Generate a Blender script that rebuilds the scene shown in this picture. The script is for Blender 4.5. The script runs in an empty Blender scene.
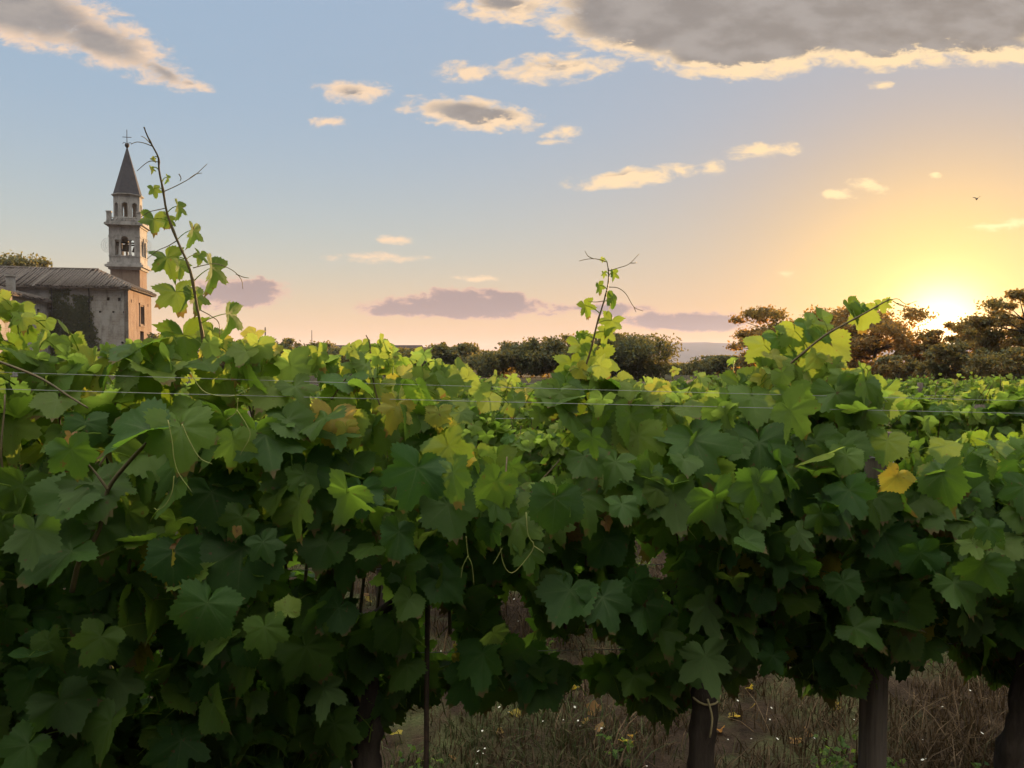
import bpy, math, random
import numpy as np
from math import radians as R, sin, cos, tan, pi, atan2, sqrt
from mathutils import Vector, Matrix

random.seed(7)
rng = np.random.default_rng(7)
S = bpy.context.scene
COL = S.collection

# ------------------------------------------------------------------ camera, sky, sun, exposure
EYE, F, HZ = 1.65, 768.0, 362.0
cam = bpy.data.objects.new('camera', bpy.data.cameras.new('camera')); COL.objects.link(cam)
cam.data.sensor_width, cam.data.lens = 36.0, 27.0
cam.data.clip_start, cam.data.clip_end = 0.05, 20000
PITCH = math.atan((384 - HZ) / F)
cam.location = (0, 0, EYE); cam.rotation_euler = (pi / 2 - PITCH, 0, 0)
S.camera = cam

SUN_AZ = math.atan((941 - 512) / F)                      # to the right of straight ahead (+Y)
SUN_EL = R(2.2)
SKY_STRENGTH, SUN_STRENGTH = 0.08, 3.8
S.view_settings.view_transform = 'Standard'; S.view_settings.look = 'None'
S.view_settings.gamma = 1.0; S.view_settings.use_curve_mapping = False
S.view_settings.exposure = 2.085
S.cycles.use_denoising = True
try: S.cycles.denoiser = 'OPENIMAGEDENOISE'
except Exception: pass
S.cycles.max_bounces = 8; S.cycles.transmission_bounces = 6; S.cycles.diffuse_bounces = 4
S.cycles.transparent_max_bounces = 8; S.cycles.volume_bounces = 0
S.cycles.caustics_reflective = False; S.cycles.caustics_refractive = False

sun = bpy.data.objects.new('sun', bpy.data.lights.new('sun', 'SUN')); COL.objects.link(sun)
sun.data.energy, sun.data.angle, sun.data.color = SUN_STRENGTH, R(0.53), (1.0, 0.60, 0.28)
SUN_DIR = Vector((sin(SUN_AZ) * cos(SUN_EL), cos(SUN_AZ) * cos(SUN_EL), sin(SUN_EL)))
sun.rotation_euler = SUN_DIR.to_track_quat('Z', 'Y').to_euler()
sun.location = (30, 60, 40)


class NT:
    """short hand for building node trees"""
    def __init__(s, tree): s.t = tree; s.n = tree.nodes; s.l = tree.links
    def new(s, kind, **kw):
        n = s.n.new(kind)
        for k, v in kw.items(): setattr(n, k, v)
        return n
    def put(s, sock, v):
        if hasattr(v, 'is_output') or isinstance(v, bpy.types.NodeSocket): s.l.new(v, sock)
        elif v is not None: sock.default_value = v
    def math(s, op, a, b=None, c=None, clamp=False):
        n = s.new('ShaderNodeMath', operation=op, use_clamp=clamp)
        s.put(n.inputs[0], a); s.put(n.inputs[1], b); s.put(n.inputs[2], c)
        return n.outputs[0]
    def vmath(s, op, a, b=None, out=0):
        n = s.new('ShaderNodeVectorMath', operation=op)
        s.put(n.inputs[0], a); s.put(n.inputs[1], b)
        return n.outputs[out]
    def mix(s, f, a, b, blend='MIX'):
        n = s.new('ShaderNodeMix', data_type='RGBA', blend_type=blend)
        s.put(n.inputs[0], f)
        for i, v in ((6, a), (7, b)):
            s.put(n.inputs[i], (*v, 1) if isinstance(v, tuple) and len(v) == 3 else v)
        return n.outputs[2]
    def noise(s, vec, scale, detail=4, rough=0.55, dist=0.0, out=0):
        n = s.new('ShaderNodeTexNoise'); s.put(n.inputs['Vector'], vec)
        n.inputs['Scale'].default_value = scale; n.inputs['Detail'].default_value = detail
        n.inputs['Roughness'].default_value = rough; n.inputs['Distortion'].default_value = dist
        return n.outputs[out]
    def ramp(s, f, stops):
        n = s.new('ShaderNodeValToRGB'); e = n.color_ramp.elements
        while len(e) < len(stops): e.new(0.5)
        for i, (p, c) in enumerate(stops): e[i].position = p; e[i].color = (*c, 1)
        s.put(n.inputs[0], f); return n.outputs[0]
    def mrange(s, v, a, b, c=0.0, d=1.0, smooth=True):
        n = s.new('ShaderNodeMapRange', interpolation_type='SMOOTHSTEP' if smooth else 'LINEAR')
        s.put(n.inputs[0], v)
        for i, x in enumerate((a, b, c, d)): n.inputs[i + 1].default_value = x
        return n.outputs[0]


# clouds of the sky, as directions: (centre, half axes, tilt) in thousandths of the view distance straight ahead
# written as (px, py, half width, half height, tilt in degrees, thickness)
HIGH_CLOUDS = [
    (20, 10, 130, 40, -16, 1.5), (105, 45, 100, 28, -20, 1.2), (165, 74, 52, 15, -24, 1.0), (196, 86, 26, 8, -20, 0.9),
    (690, 14, 150, 50, 0, 2.6), (735, 50, 100, 32, 0, 2.2), (850, 22, 110, 40, 4, 2.4), (960, 22, 120, 44, 8, 2.2), (790, 30, 80, 40, 0, 2.0), (880, 52, 70, 22, 6, 1.6), (985, 50, 70, 22, 0, 1.5), (880, 88, 16, 5, 0, 0.8),
    (555, 72, 70, 17, 4, 0.95), (465, 74, 34, 13, 0, 0.9), (505, 8, 66, 18, -8, 1.1), (500, 22, 44, 9, -10, 0.8),
    (355, 95, 46, 13, -2, 1.0), (330, 125, 26, 6, 0, 0.9), (474, 117, 74, 17, -6, 1.45), (564, 134, 20, 8, 8, 0.9), (556, 144, 16, 5, 5, 0.8),
    (632, 178, 74, 11, 7, 1.1), (762, 153, 42, 10, 4, 0.95), (710, 168, 16, 12, 0, 0.75), (866, 187, 24, 8, -6, 1.0), (836, 195, 24, 6, 0, 1.0),
    (380, 258, 60, 6, 0, 0.8), (397, 240, 22, 5, 0, 0.8), (480, 277, 30, 4, 0, 0.7), (937, 178, 10, 4, 0, 0.8), (1000, 224, 40, 6, 6, 0.9),
    (783, 274, 18, 4, -5, 0.7)]
LOW_CLOUDS = [
    (455, 307, 105, 13, 0, 1.6), (458, 299, 40, 14, 0, 1.3), (505, 303, 40, 13, -5, 1.3), (235, 292, 66, 17, 0, 1.3),
    (690, 322, 90, 11, 0, 1.4), (600, 309, 60, 8, 0, 1.1)]


def build_world():
    w = bpy.data.worlds.new('World'); S.world = w; w.use_nodes = True
    T = NT(w.node_tree); T.n.clear()
    sky = T.new('ShaderNodeTexSky', sky_type='NISHITA', sun_disc=False)
    sky.sun_elevation, sky.sun_rotation = SUN_EL, SUN_AZ
    sky.altitude, sky.air_density, sky.dust_density, sky.ozone_density = 60, 1.0, 1.0, 2.0
    d = T.new('ShaderNodeTexCoord').outputs['Generated']
    d = T.vmath('NORMALIZE', d)
    sx = T.new('ShaderNodeSeparateXYZ'); T.put(sx.inputs[0], d)
    y = T.math('MAXIMUM', sx.outputs[1], 0.02)
    a = T.math('DIVIDE', sx.outputs[0], y); b = T.math('DIVIDE', sx.outputs[2], y)
    cx = T.new('ShaderNodeCombineXYZ'); T.put(cx.inputs[0], a); T.put(cx.inputs[1], b)
    uv = cx.outputs[0]
    front = T.mrange(sx.outputs[1], 0.15, 0.4)
    st = T.vmath('MULTIPLY', uv, (1.0, 2.1, 1.0))
    wv = T.vmath('SUBTRACT', T.noise(st, 13.0, 4, 0.6, out=1), (0.5, 0.5, 0.5))
    uvw = T.vmath('ADD', uv, T.vmath('MULTIPLY', wv, (0.050, 0.020, 0.0)))
    n1 = T.noise(st, 26.0, 7, 0.66, 0.4)
    n2 = T.noise(st, 85.0, 4, 0.6)
    def field(clouds, uvw=uvw, n1=n1, n2=n2):
        acc = None
        for (px, py, hx, hy, tilt, g) in clouds:
            m = T.new('ShaderNodeMapping', vector_type='TEXTURE')
            T.put(m.inputs[0], uvw)
            m.inputs['Location'].default_value = ((px - 512) / F, (HZ - py) / F, 0)
            m.inputs['Rotation'].default_value = (0, 0, R(tilt))
            m.inputs['Scale'].default_value = (hx / F * 1.15, hy / F * 1.2, 1)
            gr = T.new('ShaderNodeTexGradient', gradient_type='SPHERICAL'); T.put(gr.inputs[0], m.outputs[0])
            v = T.math('MULTIPLY', gr.outputs[1], g * 1.25)
            acc = v if acc is None else T.math('MAXIMUM', acc, v)
        e = T.math('ADD', acc, T.math('MULTIPLY', T.math('SUBTRACT', n1, 0.52), 2.7))
        e = T.math('ADD', e, T.math('MULTIPLY', T.math('SUBTRACT', n2, 0.5), 0.6))
        e = T.math('MULTIPLY', e, T.mrange(acc, 0.02, 0.25))
        return e, acc
    (eh, ah), (el, _a) = field(HIGH_CLOUDS), field(LOW_CLOUDS)
    # how much cloud lies a little way towards the sun: little there means a lit flank here
    to_sun = T.vmath('NORMALIZE', T.vmath('SUBTRACT', ((941 - 512) / F, 36 / F - 0.25, 0.0), uv))
    sh = T.vmath('MULTIPLY', to_sun, (0.028, 0.022, 0.0))
    sts = T.vmath('ADD', st, T.vmath('MULTIPLY', sh, (1.0, 2.1, 1.0)))
    eh2 = field(HIGH_CLOUDS, T.vmath('ADD', uvw, sh), T.noise(sts, 26.0, 7, 0.66, 0.4), n2)[0]
    raw = sky.outputs[0]
    lum = T.vmath('DOT_PRODUCT', raw, (0.25, 0.6, 0.15), out=1)
    # the camera's high dynamic range: the sky's luminance is compressed, its hue kept
    f = T.math('MULTIPLY', 1.28, T.math('POWER', T.math('DIVIDE', lum, 0.54), 0.06))
    chroma = T.vmath('MULTIPLY', raw, T.math('DIVIDE', 1.0, T.math('MAXIMUM', lum, 1e-4)))
    high = T.mrange(sx.outputs[2], 0.05, 0.30)
    chroma = T.mix(T.math('MULTIPLY', high, 0.55), chroma, (0.82, 1.02, 1.28))
    lowb = T.mrange(sx.outputs[2], 0.20, 0.0)
    sd = T.vmath('DOT_PRODUCT', d, tuple(SUN_DIR), out=1)
    chroma = T.mix(T.math('MULTIPLY', T.mrange(sx.outputs[2], 0.32, 0.07), 0.6), chroma, (1.06, 1.04, 0.93))
    chroma = T.mix(T.math('MULTIPLY', T.math('MULTIPLY', lowb, lowb), T.mrange(sd, 0.55, 0.93, 0.75, 1.0)), chroma, (1.50, 0.94, 0.50))
    chroma = T.mix(T.math('MULTIPLY', T.math('POWER', T.math('MAXIMUM', sd, 0.0), 55.0), 0.9), chroma, (1.62, 0.93, 0.27))
    f = T.math('MULTIPLY', f, T.mrange(sx.outputs[2], 0.0, 0.36, 1.20, 1.0))
    f = T.math('MULTIPLY', f, T.mrange(sx.outputs[1], 0.35, -0.35, 1.0, 0.38))     # the dusk side of the sky
    base = T.vmath('MULTIPLY', chroma, f)
    # added bright cloud sheet overhead, out of view, to lift light on the vines
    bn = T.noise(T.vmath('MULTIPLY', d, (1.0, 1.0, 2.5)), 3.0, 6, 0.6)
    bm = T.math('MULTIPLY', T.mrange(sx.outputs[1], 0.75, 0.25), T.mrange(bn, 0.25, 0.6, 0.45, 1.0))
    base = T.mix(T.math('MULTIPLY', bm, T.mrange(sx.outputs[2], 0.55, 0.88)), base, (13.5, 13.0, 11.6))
    # the brightness that reaches a cloud follows the sky round it, so cloud tones ride on the sky itself
    near = T.math('POWER', T.math('MAXIMUM', sd, 0.0), 5.0)
    lit = T.mix(near, (2.75, 2.0, 1.42), (3.3, 2.45, 1.35))
    core = T.mix(near, (0.90, 0.83, 0.80), (0.88, 0.76, 0.64))
    n3 = T.noise(st, 15.0, 4, 0.55)
    core = T.mix(T.mrange(n3, 0.35, 0.68), core, (1.20, 1.08, 0.98))
    shade = T.math('MULTIPLY', T.math('MULTIPLY', T.mrange(eh2, 0.05, 0.55), T.mrange(eh, 0.15, 0.85)), T.mrange(ah, 0.55, 1.25))
    ch = T.mix(shade, lit, core)
    mh = T.math('MULTIPLY', T.mrange(eh, 0.05, 0.95), front)
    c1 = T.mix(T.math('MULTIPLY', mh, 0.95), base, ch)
    cl = T.mix(T.mrange(el, 0.3, 0.8), (2.3, 1.45, 1.1), (1.0, 0.79, 0.80))
    ml = T.math('MULTIPLY', T.mrange(el, 0.16, 0.55), front)
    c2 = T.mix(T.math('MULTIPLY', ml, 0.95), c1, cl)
    # the bright air right round the sun
    au = T.math('POWER', T.math('MAXIMUM', sd, 0.0), 100.0)
    au2 = T.math('POWER', T.math('MAXIMUM', sd, 0.0), 1200.0)
    g1 = T.vmath('MULTIPLY', (2.2, 1.5, 0.42), au); g2 = T.vmath('MULTIPLY', (8.0, 6.6, 3.4), au2)
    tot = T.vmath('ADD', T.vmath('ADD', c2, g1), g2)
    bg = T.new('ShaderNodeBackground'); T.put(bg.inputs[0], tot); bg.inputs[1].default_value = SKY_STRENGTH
    o = T.new('ShaderNodeOutputWorld'); T.l.new(bg.outputs[0], o.inputs[0])
    w.cycles.sampling_method = 'MANUAL'; w.cycles.sample_map_resolution = 1024


build_world()


# ------------------------------------------------------------------ helpers
def P(px, py, D):
    """the point at forward distance D seen in the direction of a pixel of the photograph"""
    x, z = (px - 512) / F, (384 - py) / F
    yy = cos(PITCH) + z * sin(PITCH); zz = -sin(PITCH) + z * cos(PITCH)
    return np.array((x * D / yy, D, EYE + zz * D / yy))


class MB:
    """collects vertices and faces, built as ONE mesh object"""
    def __init__(s): s.v, s.f, s.uv, s.tint, s.n = [], [], [], [], 0
    def add(s, V, faces, uv=None, tint=None):
        V = np.asarray(V, float).reshape(-1, 3)
        s.v.append(V)
        for f in (faces if isinstance(faces, list) else [faces]):
            s.f.append(np.asarray(f, np.int64) + s.n)
        s.uv.append(np.zeros((len(V), 2)) if uv is None else uv)
        s.tint.append(np.tile(np.array(tint if tint is not None else (0, 0, 0), float), (len(V), 1)) if np.ndim(tint) < 2 else tint)
        s.n += len(V)
        return s
    def box(s, x0, x1, y0, y1, z0, z1):
        V = [(x, y, z) for z in (z0, z1) for y in (y0, y1) for x in (x0, x1)]
        return s.add(V, np.array([(0, 2, 3, 1), (4, 5, 7, 6), (0, 1, 5, 4), (2, 6, 7, 3), (0, 4, 6, 2), (1, 3, 7, 5)]))
    def tube(s, pts, rad, k=6, cap=True, tint=None):
        pts = np.asarray(pts, float); n = len(pts)
        rad = np.full(n, rad, float) if np.ndim(rad) == 0 else np.asarray(rad, float)
        t = np.gradient(pts, axis=0); t /= np.linalg.norm(t, axis=1)[:, None] + 1e-12
        u = np.cross(t[0], (0.31, 0.17, 0.93)); u /= np.linalg.norm(u) + 1e-12
        rings = []
        for i in range(n):
            u = u - t[i] * np.dot(u, t[i]); u /= np.linalg.norm(u) + 1e-12
            w = np.cross(t[i], u); a = np.arange(k) * 2 * pi / k
            rings.append(pts[i] + rad[i] * (np.cos(a)[:, None] * u + np.sin(a)[:, None] * w))
        i, j = np.meshgrid(np.arange(n - 1), np.arange(k), indexing='ij'); i, j = i.ravel(), j.ravel(); j2 = (j + 1) % k
        fs = [np.stack([i * k + j, i * k + j2, (i + 1) * k + j2, (i + 1) * k + j], 1)]
        if cap: fs += [np.array([list(range(k))[::-1]]), np.array([[(n - 1) * k + q for q in range(k)]])]
        return s.add(np.concatenate(rings), fs, tint=tint)
    def lathe(s, prof, k=16, c=(0, 0, 0), rot=0.0):
        """prof = (radius, height) pairs, bottom to top"""
        a = np.arange(k) * 2 * pi / k + rot; n = len(prof)
        V = np.concatenate([np.stack([c[0] + r * np.cos(a), c[1] + r * np.sin(a), np.full(k, c[2] + z)], 1) for r, z in prof])
        i, j = np.meshgrid(np.arange(n - 1), np.arange(k), indexing='ij'); i, j = i.ravel(), j.ravel(); j2 = (j + 1) % k
        return s.add(V, [np.stack([i * k + j, i * k + j2, (i + 1) * k + j2, (i + 1) * k + j], 1),
                         np.array([list(range(k))[::-1]]), np.array([[(n - 1) * k + q for q in range(k)]])])
    def mesh(s, name, smooth=False):
        me = bpy.data.meshes.new(name)
        V = np.concatenate(s.v)
        me.vertices.add(len(V)); me.vertices.foreach_set('co', V.ravel())
        L = np.concatenate([f.ravel() for f in s.f])
        tot = np.concatenate([np.full(len(f), f.shape[1]) for f in s.f])
        st = np.concatenate([[0], np.cumsum(tot)[:-1]])
        me.loops.add(len(L)); me.loops.foreach_set('vertex_index', L.astype(np.int32))
        me.polygons.add(len(tot)); me.polygons.foreach_set('loop_start', st.astype(np.int32))
        me.polygons.foreach_set('use_smooth', np.full(len(tot), smooth))
        uvl = me.uv_layers.new(name='UVMap'); uvl.data.foreach_set('uv', np.concatenate(s.uv)[L].ravel())
        at = me.attributes.new('tint', 'FLOAT_COLOR', 'POINT')
        Tn = np.concatenate(s.tint); at.data.foreach_set('color', np.concatenate([Tn, np.ones((len(Tn), 1))], 1).ravel())
        me.update(calc_edges=True); me.validate()
        return me
    def build(s, name, mat, parent=None, smooth=False):
        me = s.mesh(name, smooth); me.materials.append(mat)
        o = bpy.data.objects.new(name, me); COL.objects.link(o)
        if parent: o.parent = parent
        return o


def tag(o, label=None, cat=None, group=None, kind=None):
    for k, v in (('label', label), ('category', cat), ('group', group), ('kind', kind)):
        if v: o[k] = v
    return o


def empty(name, loc, label, cat, group=None, rz=0.0):
    o = bpy.data.objects.new(name, None); COL.objects.link(o)
    o.location = [float(q) for q in loc]; o.rotation_euler = (0, 0, rz); o.empty_display_size = 0.2
    return tag(o, label, cat, group)


def copy_tree(o, parent=None):
    c = o.copy(); COL.objects.link(c)
    if parent: c.parent = parent
    for ch in list(o.children): copy_tree(ch, c)
    return c


# ------------------------------------------------------------------ materials
def material(name):
    m = bpy.data.materials.new(name); m.use_nodes = True
    T = NT(m.node_tree); T.n.clear()
    out = T.new('ShaderNodeOutputMaterial')
    return m, T, out


def principled(T, out, color, rough=0.8, bump=None, strength=0.3, dist=0.02, spec=0.3, metal=0.0):
    p = T.new('ShaderNodeBsdfPrincipled')
    T.put(p.inputs['Base Color'], (*color, 1) if isinstance(color, tuple) and len(color) == 3 else color)
    T.put(p.inputs['Roughness'], rough); p.inputs['Specular IOR Level'].default_value = spec; p.inputs['Metallic'].default_value = metal
    if bump is not None:
        b = T.new('ShaderNodeBump'); b.inputs['Strength'].default_value = strength; b.inputs['Distance'].default_value = dist
        T.put(b.inputs['Height'], bump); T.l.new(b.outputs[0], p.inputs['Normal'])
    if out: T.l.new(p.outputs[0], out.inputs[0])
    return p


def mat_rough(name, stops, scale, rough=0.85, bump=0.4, dist=0.02, detail=6, spec=0.25, stretch=(1, 1, 1)):
    m, T, out = material(name)
    c = T.vmath('MULTIPLY', T.new('ShaderNodeTexCoord').outputs['Object'], stretch)
    n = T.noise(c, scale, detail, 0.62); n2 = T.noise(c, scale * 7, 4, 0.6)
    f = T.math('ADD', T.math('MULTIPLY', n, 0.75), T.math('MULTIPLY', n2, 0.25))
    principled(T, out, T.ramp(f, stops), rough, f, bump, dist, spec)
    return m


def mat_leaf(name, gloss=0.55, trans=0.58, veins=True):
    m, T, out = material(name)
    at = T.new('ShaderNodeAttribute', attribute_name='tint')
    sp = T.new('ShaderNodeSeparateColor'); T.l.new(at.outputs['Color'], sp.inputs[0])
    yel, bri = sp.outputs[0], sp.outputs[1]
    co = T.new('ShaderNodeTexCoord').outputs['Object']
    mot = T.noise(co, 60.0, 3, 0.6)
    yl = T.math('ADD', yel, T.math('MULTIPLY', T.math('SUBTRACT', mot, 0.5), 0.14), clamp=True)
    refl = T.ramp(yl, [(0.0, (0.034, 0.086, 0.020)), (0.35, (0.072, 0.130, 0.024)), (0.65, (0.150, 0.205, 0.034)), (0.85, (0.34, 0.29, 0.045)), (1.0, (0.24, 0.13, 0.06))])
    tr = T.ramp(yl, [(0.0, (0.095, 0.20, 0.016)), (0.35, (0.21, 0.33, 0.028)), (0.65, (0.35, 0.46, 0.075)), (0.85, (0.72, 0.52, 0.05)), (1.0, (0.42, 0.19, 0.05))])
    br = T.math('ADD', 0.78, T.math('MULTIPLY', bri, 0.44))
    refl = T.mix(1.0, refl, T.new('ShaderNodeCombineXYZ').outputs[0], 'MULTIPLY') if False else T.vmath('MULTIPLY', refl, T.vmath('MULTIPLY', (1, 1, 1), br))
    h = mot
    if veins:
        uv = T.new('ShaderNodeUVMap', uv_map='UVMap').outputs[0]
        acc = None
        for ang, L in ((0, 1.0), (52, 0.9), (-52, 0.9), (108, 0.66), (-108, 0.66)):
            ca, sa = cos(R(ang)), sin(R(ang))
            al = T.vmath('DOT_PRODUCT', uv, (sa, ca, 0), out=1)
            pe = T.math('ABSOLUTE', T.vmath('DOT_PRODUCT', uv, (ca, -sa, 0), out=1))
            wd = T.math('MAXIMUM', T.math('MULTIPLY', T.math('SUBTRACT', L, al), 0.022), 0.004)
            v = T.math('MULTIPLY', T.math('LESS_THAN', pe, wd), T.math('GREATER_THAN', al, 0.0))
            # side veins in chevrons off the main one
            ch = T.math('FRACT', T.math('MULTIPLY', T.math('SUBTRACT', al, T.math('MULTIPLY', pe, 0.9)), 6.5))
            s2 = T.math('MULTIPLY', T.math('LESS_THAN', ch, 0.09), T.math('MULTIPLY', T.math('LESS_THAN', pe, T.math('MULTIPLY', al, 0.42)), 0.45))
            v = T.math('MAXIMUM', v, s2)
            acc = v if acc is None else T.math('MAXIMUM', acc, v)
        refl = T.mix(T.math('MULTIPLY', acc, 0.36), refl, (0.15, 0.20, 0.075))
        h = T.math('SUBTRACT', mot, T.math('MULTIPLY', acc, 0.5))
    spot = T.math('MULTIPLY', T.mrange(T.noise(co, 46.0, 3, 0.65), 0.66, 0.72), 0.75)
    uv0 = T.new('ShaderNodeUVMap', uv_map='UVMap').outputs[0]
    rim = T.mrange(T.math('ADD', T.vmath('LENGTH', uv0, out=1), T.math('MULTIPLY', T.noise(co, 14.0, 3, 0.6), 0.9)), 1.36, 1.46)
    blem = T.math('MAXIMUM', spot, T.math('MULTIPLY', rim, 0.8))
    refl = T.mix(blem, refl, (0.15, 0.095, 0.04)); tr = T.mix(blem, tr, (0.26, 0.13, 0.03))
    geo = T.new('ShaderNodeNewGeometry')
    refl = T.mix(T.math('MULTIPLY', geo.outputs['Backfacing'], 0.55), refl, (0.105, 0.150, 0.065))
    p = principled(T, None, refl, T.math('ADD', gloss, T.math('MULTIPLY', geo.outputs['Backfacing'], 0.35)), h, 0.35, 0.004, 0.22)
    t = T.new('ShaderNodeBsdfTranslucent'); T.put(t.inputs[0], tr)
    mx = T.new('ShaderNodeMixShader'); mx.inputs[0].default_value = trans
    T.l.new(p.outputs[0], mx.inputs[1]); T.l.new(t.outputs[0], mx.inputs[2]); T.l.new(mx.outputs[0], out.inputs[0])
    return m


def mat_brick(name, c1, c2, mortar, w, h, wash=None):
    m, T, out = material(name)
    tc = T.new('ShaderNodeTexCoord').outputs['Object']
    sp = T.new('ShaderNodeSeparateXYZ'); T.l.new(tc, sp.inputs[0])
    cb = T.new('ShaderNodeCombineXYZ')
    T.put(cb.inputs[0], T.math('ADD', sp.outputs[0], sp.outputs[1])); T.put(cb.inputs[1], sp.outputs[2])
    b = T.new('ShaderNodeTexBrick'); T.l.new(cb.outputs[0], b.inputs['Vector'])
    b.inputs['Color1'].default_value = (*c1, 1); b.inputs['Color2'].default_value = (*c2, 1); b.inputs['Mortar'].default_value = (*mortar, 1)
    b.inputs['Scale'].default_value = 1.0; b.inputs['Brick Width'].default_value = w; b.inputs['Row Height'].default_value = h
    b.inputs['Mortar Size'].default_value = 0.02
    n = T.noise(tc, 0.55, 7, 0.65); n2 = T.noise(T.vmath('MULTIPLY', tc, (1, 1, 0.25)), 1.7, 5, 0.6)
    col = T.mix(T.mrange(n, 0.38, 0.62), b.outputs[0], wash or mortar)
    col = T.mix(T.mrange(n2, 0.48, 0.72, 0.0, 0.6), col, tuple(0.42 * q for q in c2))
    principled(T, out, col, 0.9, T.math('ADD', n, T.math('MULTIPLY', b.outputs[1], -0.4)), 0.5, 0.05, 0.15)
    return m


M = {}
M['leaf'] = mat_leaf('vine_leaf')
M['leaf_plain'] = mat_leaf('vine_leaf_plain', veins=False)
def mat_tree_leaf():
    m, T, out = material('tree_leaf')
    at = T.new('ShaderNodeAttribute', attribute_name='tint')
    sp = T.new('ShaderNodeSeparateColor'); T.l.new(at.outputs['Color'], sp.inputs[0])
    br = T.math('ADD', 0.7, T.math('MULTIPLY', sp.outputs[1], 0.6))
    c = T.vmath('MULTIPLY', T.ramp(sp.outputs[0], [(0.0, (0.058, 0.078, 0.046)), (0.2, (0.088, 0.105, 0.058)), (0.5, (0.16, 0.125, 0.055))]), T.vmath('MULTIPLY', (1, 1, 1), br))
    t = T.new('ShaderNodeBsdfTranslucent'); T.put(t.inputs[0], T.vmath('MULTIPLY', c, (4.0, 2.5, 0.9)))
    p = principled(T, None, c, 0.7, spec=0.2)
    mx = T.new('ShaderNodeMixShader'); mx.inputs[0].default_value = 0.4
    T.l.new(p.outputs[0], mx.inputs[1]); T.l.new(t.outputs[0], mx.inputs[2]); T.l.new(mx.outputs[0], out.inputs[0])
    return m


M['tree_leaf'] = mat_tree_leaf()
M['cane'] = mat_rough('green_brown_cane', [(0.3, (0.07, 0.06, 0.03)), (0.7, (0.13, 0.09, 0.04))], 30, 0.6, 0.3, 0.003)
M['stalk'] = mat_rough('pale_stalk', [(0.3, (0.10, 0.13, 0.03)), (0.7, (0.20, 0.15, 0.06))], 25, 0.5, 0.1, 0.001)
M['tendril'] = mat_rough('yellow_green_tendril', [(0.3, (0.20, 0.25, 0.06)), (0.7, (0.30, 0.27, 0.08))], 25, 0.5, 0.1, 0.001)
M['dark_tendril'] = mat_rough('brown_tendril', [(0.3, (0.10, 0.08, 0.03)), (0.7, (0.17, 0.12, 0.05))], 25, 0.5, 0.1, 0.001)
M['bark'] = mat_rough('vine_bark', [(0.3, (0.022, 0.016, 0.012)), (0.55, (0.06, 0.045, 0.034)), (0.75, (0.115, 0.088, 0.068))], 14, 0.95, 1.0, 0.02, stretch=(1, 1, 0.18))
M['post'] = mat_rough('weathered_post_wood', [(0.3, (0.045, 0.034, 0.026)), (0.5, (0.12, 0.095, 0.075)), (0.75, (0.20, 0.165, 0.135))], 22, 0.9, 0.9, 0.01, stretch=(1, 1, 0.06))
M['wire'] = mat_rough('galvanised_wire', [(0.3, (0.20, 0.20, 0.19)), (0.7, (0.30, 0.29, 0.28))], 40, 0.4, 0.1, 0.001, spec=0.6)
M['rod'] = mat_rough('rusty_dark_iron', [(0.3, (0.03, 0.022, 0.018)), (0.7, (0.08, 0.05, 0.035))], 60, 0.8, 0.3, 0.001)
M['twine'] = mat_rough('straw_twine', [(0.3, (0.30, 0.24, 0.12)), (0.7, (0.45, 0.36, 0.20))], 90, 0.9, 0.3, 0.001)
M['tree_bark'] = mat_rough('tree_bark', [(0.3, (0.04, 0.03, 0.022)), (0.7, (0.12, 0.095, 0.07))], 4, 0.95, 0.8, 0.05, stretch=(1, 1, 0.3))
M['plaster'] = mat_brick('old_rubble_wall', (0.25, 0.225, 0.195), (0.19, 0.162, 0.138), (0.27, 0.26, 0.24), 0.5, 0.22, (0.30, 0.288, 0.265))
M['brick'] = mat_brick('old_brick_wall', (0.22, 0.135, 0.098), (0.16, 0.10, 0.075), (0.22, 0.185, 0.15), 0.30, 0.09, (0.24, 0.185, 0.145))
M['stone'] = mat_rough('pale_istrian_stone', [(0.30, (0.10, 0.098, 0.096)), (0.5, (0.27, 0.262, 0.25)), (0.70, (0.36, 0.35, 0.33))], 1.4, 0.85, 0.4, 0.03, stretch=(1, 1, 0.45))
M['tile'] = mat_rough('old_roof_tile', [(0.3, (0.055, 0.049, 0.045)), (0.5, (0.10, 0.084, 0.073)), (0.7, (0.15, 0.124, 0.106))], 3.0, 0.95, 1.0, 0.15)
M['spire'] = mat_rough('spire_brick', [(0.25, (0.028, 0.030, 0.037)), (0.75, (0.06, 0.06, 0.068))], 2.2, 0.9, 0.5, 0.05)
M['dark'] = mat_rough('dark_opening', [(0.3, (0.010, 0.009, 0.008)), (0.7, (0.022, 0.02, 0.018))], 2, 0.9, 0.1, 0.01)
M['bronze'] = mat_rough('bell_bronze', [(0.3, (0.06, 0.055, 0.035)), (0.7, (0.11, 0.095, 0.06))], 4, 0.5, 0.1, 0.01)
M['iron'] = mat_rough('wrought_iron', [(0.3, (0.02, 0.02, 0.02)), (0.7, (0.05, 0.045, 0.045))], 8, 0.7, 0.2, 0.01)
M['hoop'] = mat_rough('grey_hoop_wire', [(0.3, (0.22, 0.22, 0.22)), (0.7, (0.32, 0.32, 0.31))], 8, 0.6, 0.1, 0.01)
M['shed'] = mat_rough('shed_wall', [(0.3, (0.16, 0.13, 0.11)), (0.7, (0.27, 0.23, 0.2))], 0.6, 0.9, 0.2, 0.03)
M['shed_roof'] = mat_rough('shed_roof_sheet', [(0.3, (0.045, 0.036, 0.034)), (0.7, (0.08, 0.066, 0.062))], 1.0, 1.0, 0.3, 0.03, spec=0.0)
M['bird'] = mat_rough('dark_feathers', [(0.3, (0.02, 0.018, 0.016)), (0.7, (0.05, 0.045, 0.04))], 9, 0.8, 0.2, 0.01)
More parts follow.
